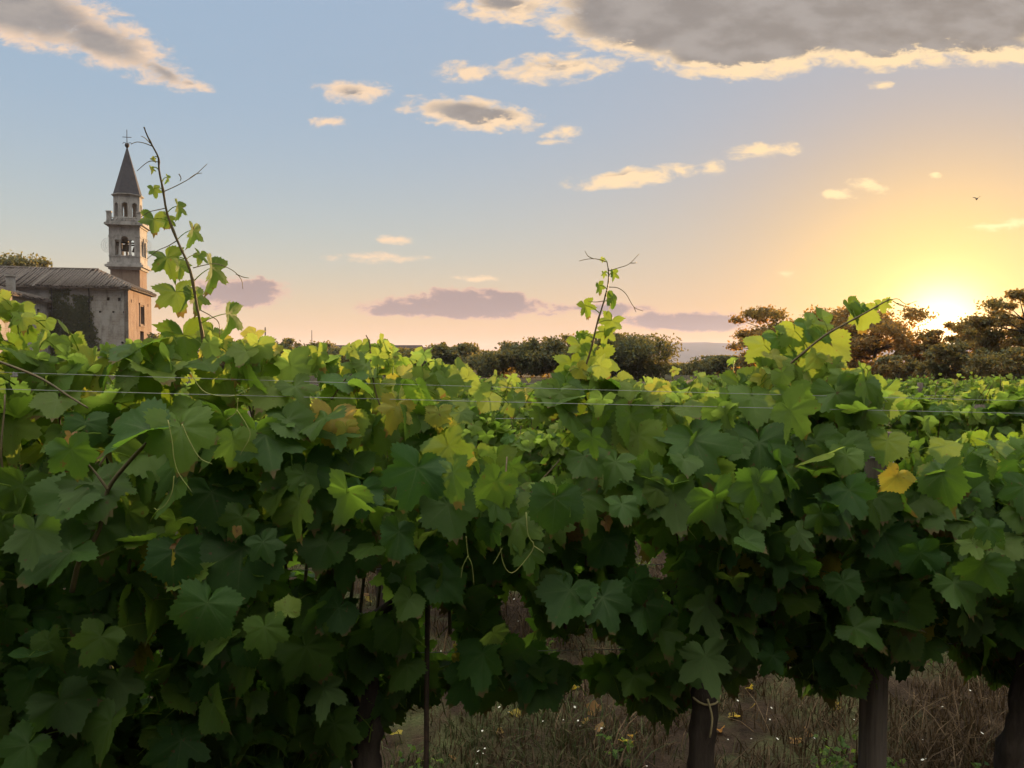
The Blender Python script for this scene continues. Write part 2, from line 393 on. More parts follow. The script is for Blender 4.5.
M['mount'] = mat_rough('far_wooded_hill', [(0.3, (0.05, 0.055, 0.045)), (0.7, (0.09, 0.09, 0.07))], 0.02, 0.95, 0.2, 5)


def mat_ground():
    m, T, out = material('vineyard_ground')
    c = T.new('ShaderNodeTexCoord').outputs['Object']
    n = T.noise(c, 1.1, 6, 0.65); n2 = T.noise(c, 9.0, 6, 0.7); n3 = T.noise(c, 70.0, 3, 0.6)
    soil = T.ramp(n2, [(0.3, (0.016, 0.0105, 0.007)), (0.5, (0.034, 0.0225, 0.0145)), (0.72, (0.06, 0.041, 0.026))])
    grass = T.ramp(n3, [(0.3, (0.045, 0.06, 0.02)), (0.7, (0.10, 0.105, 0.045))])
    col = T.mix(T.mrange(n, 0.46, 0.66), soil, grass)
    principled(T, out, col, 0.95, T.math('ADD', n2, T.math('MULTIPLY', n3, 0.4)), 0.9, 0.05, 0.1)
    return m


M['ground'] = mat_ground()


def mat_grass():
    m, T, out = material('dry_grass')
    at = T.new('ShaderNodeAttribute', attribute_name='tint')
    sp = T.new('ShaderNodeSeparateColor'); T.l.new(at.outputs['Color'], sp.inputs[0])
    c = T.ramp(sp.outputs[0], [(0.0, (0.035, 0.055, 0.016)), (0.3, (0.075, 0.08, 0.03)), (0.45, (0.040, 0.025, 0.011)), (0.8, (0.072, 0.045, 0.021)), (1.0, (0.15, 0.10, 0.055))])
    p = principled(T, None, c, 0.7, spec=0.2)
    t = T.new('ShaderNodeBsdfTranslucent'); T.put(t.inputs[0], c)
    mx = T.new('ShaderNodeMixShader'); mx.inputs[0].default_value = 0.3
    T.l.new(p.outputs[0], mx.inputs[1]); T.l.new(t.outputs[0], mx.inputs[2]); T.l.new(mx.outputs[0], out.inputs[0])
    return m


M['grass'] = mat_grass()
M['flower'] = mat_rough('white_petals', [(0.3, (0.38, 0.36, 0.30)), (0.7, (0.6, 0.58, 0.52))], 20, 0.7, 0.1, 0.001)

# ------------------------------------------------------------------ ground, hills, haze
def ground_z(x, y):
    return 0.05 * np.sin(x * 1.3 + 0.4) * np.sin(y * 0.9) + 0.03 * np.sin(x * 3.1 + y * 2.2)


def build_ground():
    rad = np.concatenate([[0.0], np.linspace(0.6, 14, 48), np.geomspace(16, 4500, 26)]); k = 120
    a = np.arange(k) * 2 * pi / k
    V = []
    for r in rad:
        x, y = r * np.cos(a), r * np.sin(a)
        V.append(np.stack([x, y, ground_z(x, y) * (1 if r < 20 else 0)], 1))
    i, j = np.meshgrid(np.arange(len(rad) - 1), np.arange(k), indexing='ij'); i, j = i.ravel(), j.ravel(); j2 = (j + 1) % k
    o = MB().add(np.concatenate(V), np.stack([i * k + j, (i + 1) * k + j, (i + 1) * k + j2, i * k + j2], 1)).build('ground', M['ground'], smooth=True)
    tag(o, kind='structure')


build_ground()


def build_hills():
    D = 3600.0
    prof = [(-700, 8), (-200, 6), (100, 4), (400, 5), (520, 8), (590, 16), (630, 20.5), (655, 20), (680, 18.5), (705, 19.5), (730, 18), (755, 18), (790, 14), (850, 16), (930, 12), (1100, 14), (1300, 10), (1700, 8)]
    xs = np.linspace(-700, 1700, 300)
    h = np.interp(xs, [p[0] for p in prof], [p[1] for p in prof])
    rr = np.random.default_rng(3)
    h = h + np.convolve(rr.normal(0, 1.0, 300), np.ones(5) / 5, 'same')
    rows = [(0.0, 0.0), (0.25, 0.35), (0.55, 0.72), (0.85, 0.95), (1.0, 1.0), (1.3, 0.8), (1.8, 0.0)]
    V = []
    for (dd, hh) in rows:
        Y = D - 350 + dd * 350
        jit = rr.normal(0, 0.03, 300) * (0 < hh < 1)
        V.append(np.stack([(xs - 512) / F * Y, np.full(300, Y), np.maximum(-0.6, EYE + h / F * D * (hh + jit))  if hh > 0 else np.full(300, -0.6)], 1))
    n = 300
    i, j = np.meshgrid(np.arange(len(rows) - 1), np.arange(n - 1), indexing='ij'); i, j = i.ravel(), j.ravel()
    tag(MB().add(np.concatenate(V), np.stack([i * n + j, i * n + j + 1, (i + 1) * n + j + 1, (i + 1) * n + j], 1)).build('hills', M['mount'], smooth=True), kind='structure')


build_hills()


def build_haze():
    m, T, out = material('haze')
    v = T.new('ShaderNodeVolumePrincipled')
    v.inputs['Color'].default_value = (0.88, 0.84, 1.0, 1); v.inputs['Density'].default_value = 1.2e-4
    v.inputs['Anisotropy'].default_value = 0.0
    T.l.new(v.outputs[0], out.inputs['Volume'])
    o = MB().box(-5200, 5200, -5200, 5200, -1.7, 118).build('haze', m)
    tag(o, kind='stuff')


build_haze()

# ------------------------------------------------------------------ vine leaves
def leaf_outline(rg, n, deep):
    c = [(0, 1.06), (9, 0.93), (29, 0.68 + deep), (44, 0.82), (54, 0.93), (64, 0.80), (84, 0.60 + deep), (103, 0.70), (113, 0.76), (124, 0.66), (150, 0.50), (172, 0.32), (180, 0.06)]
    ang = np.array([q[0] for q in c], float); rad = np.array([q[1] for q in c]) * (1 + rg.normal(0, 0.035, len(c)))
    th = np.linspace(-180, 180, n, endpoint=False)
    side = np.interp(np.abs(th), ang, rad)
    # pointed lobes and toothed edge
    teeth = np.where(np.arange(n) % 2 == 0, 1.05, 0.945) if n > 40 else np.where(np.arange(n) % 2 == 0, 1.03, 0.95)
    fade = np.clip((180 - np.abs(th)) / 25, 0, 1)
    side = side * (1 + (teeth - 1) * fade) * (1 + rg.normal(0, 0.018, n) * fade)
    side *= np.where(th > 0, 1 + rg.normal(0, 0.04), 1)
    return np.radians(th), side


def leaf_template(rg, n, rings, curl=1.0, deep=None):
    th, r = leaf_outline(rg, n, deep if deep is not None else rg.uniform(-0.16, 0.15))
    skew = rg.normal(0, 0.16) * curl
    fold, droop, wave, ph = rg.uniform(-0.12, 0.42) * curl, rg.uniform(0.0, 0.42) * curl, rg.uniform(0.03, 0.13) * curl, rg.uniform(0, 6.28)
    k = rg.integers(2, 5)
    V, U = [np.zeros((1, 3))], [np.zeros((1, 2))]
    for f in rings:
        x, y = r * f * np.sin(th), r * f * np.cos(th)
        z = fold * np.abs(x) - droop * np.where(y > 0, y * y, 0.35 * y * y) + skew * x * y + wave * np.sin(k * th + ph) * f * f + 0.035 * np.cos(th * 7) * f * (1.2 - f)
        z = z - 0.25 * fold * x * x
        V.append(np.stack([x, y, z], 1)); U.append(np.stack([x, y], 1))
    m = len(rings); j = np.arange(n); j2 = (j + 1) % n
    F_ = [np.stack([np.zeros(n, int), 1 + j2, 1 + j], 1)]
    for q in range(m - 1):
        F_.append(np.stack([1 + q * n + j, 1 + q * n + j2, 1 + (q + 1) * n + j2, 1 + (q + 1) * n + j], 1))
    # drop the faces bridging the stalk notch is not needed: the notch is thin
    return np.concatenate(V), F_, np.concatenate(U)


_rg = np.random.default_rng(21)
FINE = [leaf_template(_rg, 76, (0.3, 0.62, 0.86, 1.0)) for _ in range(14)]
LOBED = [leaf_template(_rg, 76, (0.3, 0.62, 0.86, 1.0), 1.0, _rg.uniform(-0.22, -0.06)) for _ in range(8)]
COARSE = [leaf_template(_rg, 30, (0.5, 1.0)) for _ in range(8)]


def put_leaf(mb, tmpl, pos, normal, tip, size, tint):
    nrm = np.asarray(normal, float); nrm = nrm / (np.linalg.norm(nrm) + 1e-9)
    t = np.asarray(tip, float); t = t - nrm * np.dot(t, nrm); t = t / (np.linalg.norm(t) + 1e-9)
    s = np.cross(t, nrm)
    V, Fs, U = tmpl
    mb.add(pos + size * (V[:, :1] * s + V[:, 1:2] * t + V[:, 2:3] * nrm), Fs, U, tint)


def bez(p0, p1, p2, n=8):
    t = np.linspace(0, 1, n)[:, None]
    return (1 - t) ** 2 * p0 + 2 * t * (1 - t) * p1 + t * t * p2


def smooth_path(pts, n=24):
    pts = np.asarray(pts, float); m = len(pts)
    pp = np.vstack([2 * pts[0] - pts[1], pts, 2 * pts[-1] - pts[-2]]); out = []
    for i in range(m - 1):
        a, b, c, d = pp[i], pp[i + 1], pp[i + 2], pp[i + 3]
        for t in np.linspace(0, 1, max(3, n // (m - 1)), endpoint=False):
            out.append(0.5 * ((2 * b) + (c - a) * t + (2 * a - 5 * b + 4 * c - d) * t * t + (3 * b - a - 3 * c + d) * t ** 3))
    out.append(pts[-1]); return np.array(out)


def curly(pts, n=20, r=0.0012):
    p = smooth_path(pts, n); return p, np.linspace(r, r * 0.55, len(p))


# ------------------------------------------------------------------ the front vine row
def row_y(X): return 2.2 + 0.18 * X
def on_row(px, py):
    k = (px - 512) / F
    Y = 2.2 / (1 - 0.18 * k); return P(px, py, Y)
def tab(pairs):
    pts = [on_row(a, b) for a, b in pairs]
    return [p[0] for p in pts], [p[2] for p in pts]


TOPX, TOPZ = tab([(-200, 312), (0, 318), (35, 330), (70, 356), (95, 368), (130, 352), (170, 352), (215, 352), (260, 354), (300, 368), (375, 358), (420, 372), (470, 384), (530, 396), (590, 376), (625, 396), (700, 396), (745, 384), (790, 378), (850, 374), (884, 384), (905, 420), (960, 440), (1200, 435)])
BOTX, BOTZ = tab([(-200, 830), (0, 820), (250, 815), (330, 775), (400, 730), (470, 702), (540, 704), (600, 692), (640, 715), (680, 730), (730, 682), (790, 672), (840, 705), (880, 700), (930, 635), (985, 655), (1040, 695), (1200, 670)])
HOLES = [(870, 470, 8, 24), (365, 602, 15, 15), (515, 622, 13, 22), (585, 655, 30, 12), (440, 640, 14, 20), (655, 575, 8, 10), (545, 470, 18, 22), (510, 440, 26, 16), (915, 440, 22, 14)]


def to_px(p):
    y = p[1] * cos(PITCH) - (p[2] - EYE) * sin(PITCH)
    z = p[1] * sin(PITCH) + (p[2] - EYE) * cos(PITCH)
    return 512 + F * p[0] / y, 384 - F * z / y


FRONT = [(-1.26, 'leafy grape vine at the left end of the front row, below the bell tower'),
         (-0.434, 'grape vine of the front row left of the thin iron stake'),
         (0.533, 'grape vine of the front row with a thick dark trunk left of the wooden post'),
         (1.66, 'grape vine of the front row at the right edge, right of the wooden post')]


def trunk_mesh(mb, base, H, seed, arm=0.42, r0=0.037, dy=0.18, detail=True):
    rg = np.random.default_rng(seed)
    n = 34 if detail else 7
    z = np.linspace(-0.04, H, n)
    ts_ = np.linspace(0, 1, n)[:, None]; ph_ = rg.uniform(0, 6.28, (3, 2)); wob = 0.022 * np.sin(4 * ts_ + ph_[0]) + 0.010 * np.sin(9 * ts_ + ph_[1]) + 0.004 * np.sin(19 * ts_ + ph_[2])
    wob = wob - wob[:1]
    pts = np.stack([base[0] + wob[:, 0], base[1] + wob[:, 1], z], 1)
    rad = r0 * (1.15 - 0.3 * np.linspace(0, 1, n)) * (1 + rg.normal(0, 0.10, n)); rad[0] *= 1.25; rad[-1] *= 1.2
    mb.tube(pts, rad, 18 if detail else 6)
    if detail:
        v = mb.v[-1]; q = np.repeat(np.arange(n), 18); c = pts[q]; dv = v - c; a = np.arctan2(dv[:, 1], dv[:, 0]); zz = v[:, 2]
        k = 1 + 0.13 * np.sin(3 * a + zz * 9 + seed) + 0.09 * np.sin(7 * a - zz * 5) + 0.05 * np.sin(zz * 31 + 2 * a + seed) + rg.normal(0, .05, len(v))
        v[:] = c + dv * k[:, None]
    for s in (-1, 1):
        x = np.linspace(0, arm, 7)
        q = np.stack([pts[-1][0] + s * x, pts[-1][1] + s * x * dy + rg.normal(0, 0.008, 7), pts[-1][2] - 0.02 + 0.09 * np.clip(x / 0.15, 0, 1) + rg.normal(0, 0.008, 7)], 1)
        mb.tube(q, np.linspace(r0 * 0.42, r0 * 0.22, 7), 8 if detail else 5)
    return pts


VINE, CANE_N = [], 0
for (X, label) in FRONT:
    base = np.array((X, row_y(X), 0.0))
    base[2] = float(ground_z(base[0], base[1]))
    root = empty('grape_vine', base, label, 'vine', 'grape vines of the front row')
    VINE.append(root)


def child(mb, name, mat, root, smooth=True):
    """build world-space mesh data as a part of a thing whose Empty stands at root.location"""
    off = np.array(root.location); mb.v = [v - off for v in mb.v]
    return mb.build(name, mat, root, smooth)


def sub(mb, name, mat, part, root, smooth=True):
    off = np.array(root.location); mb.v = [v - off for v in mb.v]
    return mb.build(name, mat, part, smooth)


def vine_of(X): return int(np.argmin([abs(X - f[0]) for f in FRONT]))


lr = np.random.default_rng(5)
fol = [MB() for _ in FRONT]
canes = []
for vi, (X, _) in enumerate(FRONT):
    mb = MB(); top = trunk_mesh(mb, np.array(VINE[vi].location), 0.92, 40 + vi)
    child(mb, 'trunk', M['bark'], VINE[vi])
    if vi == 2: TIE = top[int(np.argmin(abs(top[:, 2] - 0.66)))]
    for c in range(13):
        x0 = X + lr.uniform(-0.46, 0.46); y0 = row_y(x0) + lr.normal(0, 0.02)
        x1 = x0 + lr.normal(0, 0.10); zt = np.interp(x1, TOPX, TOPZ) - lr.uniform(0.02, 0.35); y1 = row_y(x1) + lr.normal(0, 0.10)
        pts = smooth_path([(x0, y0, 0.88), (x0 + lr.normal(0, 0.05), y0 + lr.normal(0, 0.06), 1.15), (x1 + lr.normal(0, 0.05), y1 + lr.normal(0, 0.04), (1.15 + zt) / 2), (x1, y1, zt)], 18)
        canes.append(pts)
        cb = MB().tube(pts, np.linspace(0.0055, 0.0022, len(pts)), 6)
        child(cb, 'cane', M['cane'], VINE[vi])


def random_leaf(X, Z, d, size, yel, bri, tmpls, vi, petiole=True, face=None):
    pos = np.array((X, row_y(X) + d, Z))
    front = -1.0 if lr.random() < (0.78 if d < 0.02 else 0.30) else 1.0
    if face is not None: front = face
    el = R(np.clip(lr.normal(28, 26), -30, 85)); az = lr.normal(0, 0.62)
    nrm = np.array((sin(az) * cos(el), front * cos(az) * cos(el), sin(el)))
    tip = np.array((lr.normal(0, 0.45), front * 0.25, -1.0))
    t = tmpls[lr.integers(len(tmpls))]
    put_leaf(fol[vi], t, pos, nrm, tip, size, (yel, bri, 0))
    if petiole:
        back = pos + np.array((lr.normal(0, 0.03), -front * 0.02 - np.sign(d) * 0.03 if abs(d) > 0.02 else 0.02 * front, 0.0)) + np.array((lr.normal(0, 0.02), -d * 0.35, -0.02 - lr.uniform(0, 0.04)))
        fol[vi].tube(bez(pos, (pos + back) / 2 + np.array((0, 0, 0.02)), back, 5), np.array([0.0012, 0.0014, 0.0015, 0.0017, 0.002]), 4, False, tint=(0.62, 0.3, 0))


def blocked(p, size):
    x, y = to_px(p)
    for (hx, hy, rx, ry) in HOLES:
        e = size * F / p[1] * 0.75
        if ((x - hx) / (rx + e)) ** 2 + ((y - hy) / (ry + e)) ** 2 < 1: return True
    return False


N_LEAF = 3400
made = 0
while made < N_LEAF:
    X = lr.uniform(-1.95, 2.35)
    zt, zb = np.interp(X, TOPX, TOPZ), np.interp(X, BOTX, BOTZ)
    f = lr.random() if made % 6 else 0.36 * lr.random()
    d = lr.normal(0, 0.13); d = float(np.clip(d, -0.30, 0.30))
    taper = 1 - 0.55 * abs(2 * f - 1) ** 3
    d *= taper
    d += 0.20 - 0.32 * min(1.0, f / 0.62) + 0.10 * max(0.0, (f - .8) / .2)
    Z = zb + f * (zt - zb) + lr.normal(0, 0.015)
    size = lr.uniform(0.054, 0.106) * (0.72 if f > 0.93 and lr.random() < 0.6 else 1.0)
    pos = np.array((X, row_y(X) + d, Z))
    tipz = pos + np.array((0, 0, -size * 0.5))
    if blocked(tipz, size * 0.8): continue
    yel = np.clip(lr.normal(0.15 + 0.32 * f ** 3, 0.13), 0, 0.70)  # top leaves yellower: part of their sunlit glow is put into the tint
    if lr.random() < 0.012: yel = lr.uniform(0.74, 0.9)
    if lr.random() < 0.006: yel = 1.0; size *= 0.6
    random_leaf(X, Z, d, size, yel, lr.random(), FINE, vine_of(X))
    made += 1
# young leaves and tips sticking out above the trellis
for q in range(150):
    X = lr.uniform(-1.6, 1.15); zt = np.interp(X, TOPX, TOPZ)
    Z = zt + abs(lr.normal(0, 0.03)); d = lr.normal(0, 0.09)
    random_leaf(X, Z, d, lr.uniform(0.022, 0.055), np.clip(lr.normal(0.6, 0.1), 0, 0.75), lr.random(), FINE, vine_of(X))

# ---- leaves at the front of the row that stand out one by one: (px, py of the leaf centre, width px, yellowness, brightness, turn, upward tilt, tip angle, nearer by)
BIG = [(182, 440, 74, .42, .9, 10, 30, 10, .34), (132, 436, 84, .10, .8, -35, 62, -50, .36), (62, 502, 66, .20, .6, -10, 45, -30, .30), (100, 535, 62, .30, .6, 5, 35, 10, .26),
       (55, 560, 84, .12, .5, -30, 55, -40, .34), (268, 446, 74, .12, .5, 15, 40, 10, .28), (215, 505, 76, .08, .4, 10, 25, 20, .24), (305, 478, 70, .08, .4, -5, 30, 5, .24),
       (240, 565, 96, .05, .4, 0, 30, 0, .26), (450, 515, 64, .22, .6, -8, 35, 15, .28), (495, 505, 52, .18, .6, 10, 35, -10, .28), (545, 492, 34, .5, .9, 15, 40, 20, .30), (470, 498, 36, .5, .9, 0, 50, 0, .26),
       (565, 600, 66, .06, .7, -5, 48, -20, .26), (700, 452, 84, .16, .7, 5, 42, 15, .26), (612, 470, 52, .30, .6, -20, 38, -15, .24), (652, 492, 58, .15, .6, 10, 50, 25, .28), (690, 498, 50, .3, .6, 12, 40, 30, .26),
       (266, 636, 48, .36, .9, 10, 18, 12, .34), (288, 606, 28, .62, 1., 0, 30, 180, .32), (840, 402, 60, .3, .6, 10, 30, 10, .2), (866, 520, 56, .2, .6, 0, 30, 10, .24), (886, 448, 46, .35, .7, -10, 30, -15, .28), (852, 452, 50, .3, .6, 10, 25, 12, .28), (880, 505, 44, .3, .6, 0, 35, 0, .26), (866, 418, 46, .4, .6, 5, 25, 5, .2),
       (420, 570, 70, .06, .4, 0, 32, 5, .22), (345, 560, 70, .10, .5, 8, 30, 0, .22), (845, 590, 44, .12, .8, 12, 20, 8, .28), (760, 455, 74, .12, .5, -8, 30, 0, .24),
       (805, 520, 64, .12, .5, 10, 35, 10, .22), (730, 540, 66, .06, .5, 0, 30, -5, .22), (900, 510, 52, .16, .5, 8, 35, 5, .2), (965, 500, 50, .15, .5, -10, 38, -5, .2), (1005, 545, 50, .12, .5, 0, 30, 5, .2),
       (935, 560, 52, .08, .5, 0, 30, 5, .2), (352, 497, 30, .76, .6, 10, 20, 20, .22), (468, 459, 18, .80, 1., 20, 20, 10, .26), (438, 418, 32, .74, .7, 0, 20, 0, .2), (347, 432, 26, .75, .7, 15, 15, 12, .22), (365, 500, 24, .78, .6, 0, 20, 0, .2),
       (180, 548, 18, 1., .9, 30, 20, 60, .3), (236, 532, 14, .97, 1., 50, 10, 0, .3), (608, 525, 18, 1., .6, 40, 20, 50, .24), (72, 440, 20, .98, .8, 40, 20, 0, .28)]
for (px, py, wpx, yel, bri, turn, tilt, ta, near) in BIG:
    c0 = on_row(px, py); c = P(px, py, c0[1] - near)
    size = wpx / F * c[1] / 1.6
    tw = R(turn) + atan2(-c[0], c[1]) * 0.6
    el = R(tilt); nrm = np.array((sin(tw) * cos(el), -cos(tw) * cos(el), sin(el)))
    tip = np.array((sin(R(ta)), -0.2, -cos(R(ta)))); tp = tip - nrm * np.dot(tip, nrm); tp /= np.linalg.norm(tp)
    mb = MB(); put_leaf(mb, FINE[lr.integers(len(FINE))], c - tp * size * 0.3, nrm, tip, size, (yel, bri, 0))
    vi = vine_of(c[0]); o = child(mb, 'leaf', M['leaf'], VINE[vi])
    if yel > .9: o['label'] = 'withered brown leaf'
    elif yel > .7: o['label'] = 'yellowed leaf'
    b = c - tp * size * 0.3; e = b + np.array((lr.normal(0, .02), near * 0.75, -0.03))
    fol[vi].tube(bez(b, (b + e) / 2 + np.array((0, 0, 0.025)), e, 6), np.linspace(0.0013, 0.0022, 6), 4, False, tint=(0.62, 0.3, 0))

for vi, root in enumerate(VINE):
    o = child(fol[vi], 'foliage', M['leaf'], root)


def feature_shoot(vi, path, D0, D1, rad, leaves, tendrils, mat='cane', kinds=LOBED):
    """a shoot of a vine with its own leaves and tendrils; all given in photograph pixels and forward distance"""
    root = VINE[vi]; n = len(path)
    pts = smooth_path([P(x, y, D0 + (D1 - D0) * i / (n - 1)) for i, (x, y) in enumerate(path)], 40)
    pxs = np.array([to_px(p) for p in pts])
    rr = np.linspace(rad, rad * 0.35, len(pts))
    for q in range(6, len(pts), 5): rr[q] *= 1.35
    sh = child(MB().tube(pts, rr, 7), 'shoot', M[mat], root)
    def near_on(x, y):
        i = int(np.argmin((pxs[:, 0] - x) ** 2 + (pxs[:, 1] - y) ** 2)); return pts[i]
    for (x, y, w, h, yel, turn, tilt, ta) in leaves:
        node = near_on(x, y); c = P(x, y, node[1] + 0.025 + abs(lr.normal(0, 0.02))); size = h / F * c[1] / 1.45
        el = R(tilt); tw = R(turn) + atan2(-c[0], c[1]); nrm = np.array((sin(tw) * cos(el), -cos(tw) * cos(el), sin(el)))
        tip = np.array((sin(R(ta)), 0.0, -cos(R(ta)))); tp = tip - nrm * np.dot(tip, nrm); tp /= np.linalg.norm(tp)
        b = c - tp * size * 0.35
        mb = MB(); put_leaf(mb, kinds[lr.integers(len(kinds))], b, nrm, tip, size, (yel, lr.random(), 0))
        mb.tube(bez(b, (b + node) / 2 + np.array((0, 0, 0.01)), node, 5), np.linspace(0.0009, 0.0016, 5), 4, False, tint=(0.6, 0.5, 0))
        sub(mb, 'leaf', M['leaf'], sh, root)
    for tr in tendrils:
        d = near_on(*tr[0])[1]
        p, r = curly([P(x, y, d + 0.012 * i) for i, (x, y) in enumerate(tr)], 18, 0.0014)
        sub(MB().tube(p, r, 5), 'tendril', M['dark_tendril'], sh, root)


feature_shoot(0, [(214, 420), (207, 373), (202, 333), (197, 307), (190, 270), (177, 240), (167, 213), (163, 190), (159, 170), (158.5, 158), (152, 145), (147, 135), (144, 127)], 2.02, 1.90, 0.0042,
    [(155, 192, 11, 13, .55, 20, 10, 20), (167, 180, 7, 10, .6, 70, 0, -10), (179, 211, 12, 20, .5, 60, 10, -20), (154, 225, 26, 28, .46, 10, 25, -5), (168, 222, 14, 16, .45, 40, 10, -30), (193, 236, 15, 26, .5, 60, 0, -15), (170, 265, 26, 38, .38, 10, 30, 15),
     (200, 258, 14, 18, .5, 40, 20, -30), (213, 277, 15, 40, .44, 62, 5, -8), (178, 299, 40, 40, .34, -10, 35, 15), (197, 301, 16, 30, .5, 55, 20, -5), (186, 346, 44, 52, .30, 0, 25, 10), (229, 323, 14, 40, .42, 68, 0, -4), (181, 270, 12, 20, .55, 50, 20, -10), (211, 338, 26, 30, .5, 30, 20, -30), (154, 160, 5, 6, .7, 20, 20, 70), (152, 170, 5, 8, .7, 50, 20, 0)],
    [[(163, 192), (180, 184), (195, 175), (207, 164)], [(190, 178), (196, 174), (202, 173)], [(178, 240), (168, 246), (157, 251), (147, 259)], [(193, 268), (205, 265), (217, 264), (232, 270), (241, 279), (243, 289)], [(236, 274), (243, 277), (249, 278)],
     [(152, 146), (144, 143), (137, 142), (131, 144)], [(150, 143), (145, 138), (141, 136)], [(159, 162), (151, 161), (145, 164), (137, 171)], [(166, 208), (157, 210), (149, 212), (141, 217)], [(200, 310), (211, 316), (219, 324), (219, 345)], [(179, 174), (181, 178), (180, 181)]])
feature_shoot(1, [(566, 430), (572, 401), (582, 376), (591, 349), (597, 324), (604.5, 299), (608, 284), (608.5, 272), (607, 262)], 2.26, 2.18, 0.0038,
    [(613, 276, 8, 13, .4, 50, 0, 0), (600, 289, 11, 14, .4, 50, 0, 30), (612, 304, 9, 24, .35, 68, 0, -12), (587, 310, 14, 20, .38, 30, 10, 25), (610, 325, 24, 24, .42, 10, 30, -20), (605, 337, 22, 22, .45, -10, 30, -10), (579, 337, 8, 12, .4, 40, 0, 0), (582, 350, 30, 30, .42, 5, 30, 10),
     (596, 365, 26, 40, .46, 20, 20, -5), (572, 372, 36, 38, .35, 0, 25, 5), (603, 260, 5, 6, .6, 20, 20, 60), (604, 275, 3, 8, .5, 40, 0, 5), (585, 335, 5, 9, .5, 40, 0, 0)],
    [[(608, 271), (618, 268), (629, 264), (639, 254)], [(630, 263), (635, 263), (637, 262)], [(607, 262), (597, 259), (588, 259), (579, 261)], [(594, 259), (588, 256), (585, 251)], [(609, 287), (618, 288), (626, 294), (634, 307), (643, 311)], [(634, 307), (636, 312)], [(603, 301), (595, 302), (588, 301)]])
feature_shoot(2, [(762, 440), (765.6, 415), (772, 400), (784, 371), (803, 353), (824, 336), (845, 324), (866, 312.5), (879, 305), (889, 299.5)], 2.34, 2.28, 0.0050,
    [(883, 307, 17, 17, .5, 20, 20, 5), (863, 319, 26, 30, .52, 15, 10, 0), (853, 313, 12, 30, .12, 60, 20, 25), (860, 306, 8, 16, .12, 60, 20, -160), (818, 330, 26, 42, .14, 40, 40, 25), (822, 314, 12, 20, .12, 50, 30, 150), (797, 340, 26, 40, .5, 15, 15, 10), (786, 346, 22, 44, .16, 40, 30, 20), (766, 354, 38, 40, .45, -5, 20, 10),
     (826, 352, 34, 46, .52, 10, 10, -5), (800, 376, 36, 44, .48, 0, 15, 10), (772, 378, 30, 40, .40, 20, 20, 0), (745, 395, 30, 52, .12, 35, 25, 12), (815, 392, 40, 40, .42, 5, 20, 0), (890, 300, 4, 7, .6, 30, 10, 100)],
    [[(889, 300), (898, 299), (906, 304), (917, 301)], [(893, 301), (899, 305), (904, 307), (905, 313)], [(897, 303), (905, 306), (912, 307)], [(778, 388), (785, 395), (792, 398)]], kinds=FINE)
# a bare brown cane on the left and one reaching out of the left edge
for vi, path, D, r in ((0, [(72, 592), (80, 560), (99, 530), (108, 490), (129, 462), (150, 440), (160, 428)], 1.72, 0.0062), (0, [(-30, 352), (0, 362), (40, 378), (70, 397), (88, 408)], 1.80, 0.0036),
                       (0, [(108, 490), (98, 476), (89, 465)], 1.70, 0.0035), (1, [(318, 420), (330, 402), (345, 380), (352, 374)], 2.0, 0.0028), (2, [(765, 420), (757, 405), (752, 395)], 2.3, 0.003), (1, [(390, 420), (378, 400), (372, 372), (370, 345), (366, 335)], 2.05, 0.0024)):
    child(MB().tube(smooth_path([P(x, y, D) for x, y in path], 24), np.linspace(r, r * 0.6, 1 + (len(path) - 1) * max(3, 24 // (len(path) - 1))), 7), 'cane', M['cane'], VINE[vi])
# pale tendrils hanging at the front
for vi, D, path in ((0, 1.62, [(168, 420), (172, 440), (174, 458), (178, 472), (186, 484), (192, 492)]), (0, 1.62, [(174, 476), (172, 492), (166, 504), (158, 510), (154, 508)]), (0, 1.62, [(182, 424), (190, 442), (200, 458), (212, 464)]), (0, 1.66, [(238, 398), (236, 412), (226, 420)]), (0, 1.66, [(237, 410), (246, 424), (250, 436), (240, 455)]),
                    (1, 1.86, [(526, 512), (528, 535), (534, 546), (524, 562), (512, 573), (504, 565), (500, 545), (501, 528)]), (1, 1.86, [(534, 546), (540, 550), (544, 553)]), (1, 1.86, [(502, 548), (497, 558), (493, 564)]), (1, 1.86, [(466, 536), (468, 555), (472, 565), (474, 585)]), (1, 1.86, [(468, 556), (463, 566), (461, 578)]),
                    (2, 2.02, [(681, 506), (686, 525), (694, 536), (697, 540)]), (2, 2.02, [(634, 546), (638, 555), (646, 564), (655, 568)]), (0, 1.66, [(190, 372), (205, 392), (232, 396), (250, 388)])):
    p, r = curly([P(x, y, D) for x, y in path], 24, 0.0011); child(MB().tube(p, r, 5), 'tendril', M['tendril'], VINE[vi])

# ------------------------------------------------------------------ trellis of the front row
def wire(label, pts, r, sag=0.0):
    o = MB().tube(pts, r, 6).build('trellis_wire', M['wire'], smooth=True)
    tag(o, label, 'wire', 'trellis wires')
def front_line(a, b, dy=0.0):
    out = []
    for t in np.linspace(-0.25, 1.25, 30):
        p = on_row(a[0] + (b[0] - a[0]) * t, a[1] + (b[1] - a[1]) * t); p[1] += dy; p[2] += 0.012 * ((t - .5) ** 2) ; out.append(p)
    return out


wire('upper of the two thin grey wires through the leaf tops of the front row', front_line((0, 371), (1024, 400), -0.17), 0.0006)
wire('lower of the two thin grey wires through the leaf tops of the front row', front_line((0, 386), (1024, 411), -0.20), 0.0007)
wire('thin grey wire through the middle of the front row', front_line((0, 580), (1024, 563), 0.05), 0.0011)
wire('thin grey wire low on the front row at the cordons', front_line((0, 668), (1024, 650), 0.06), 0.0011)

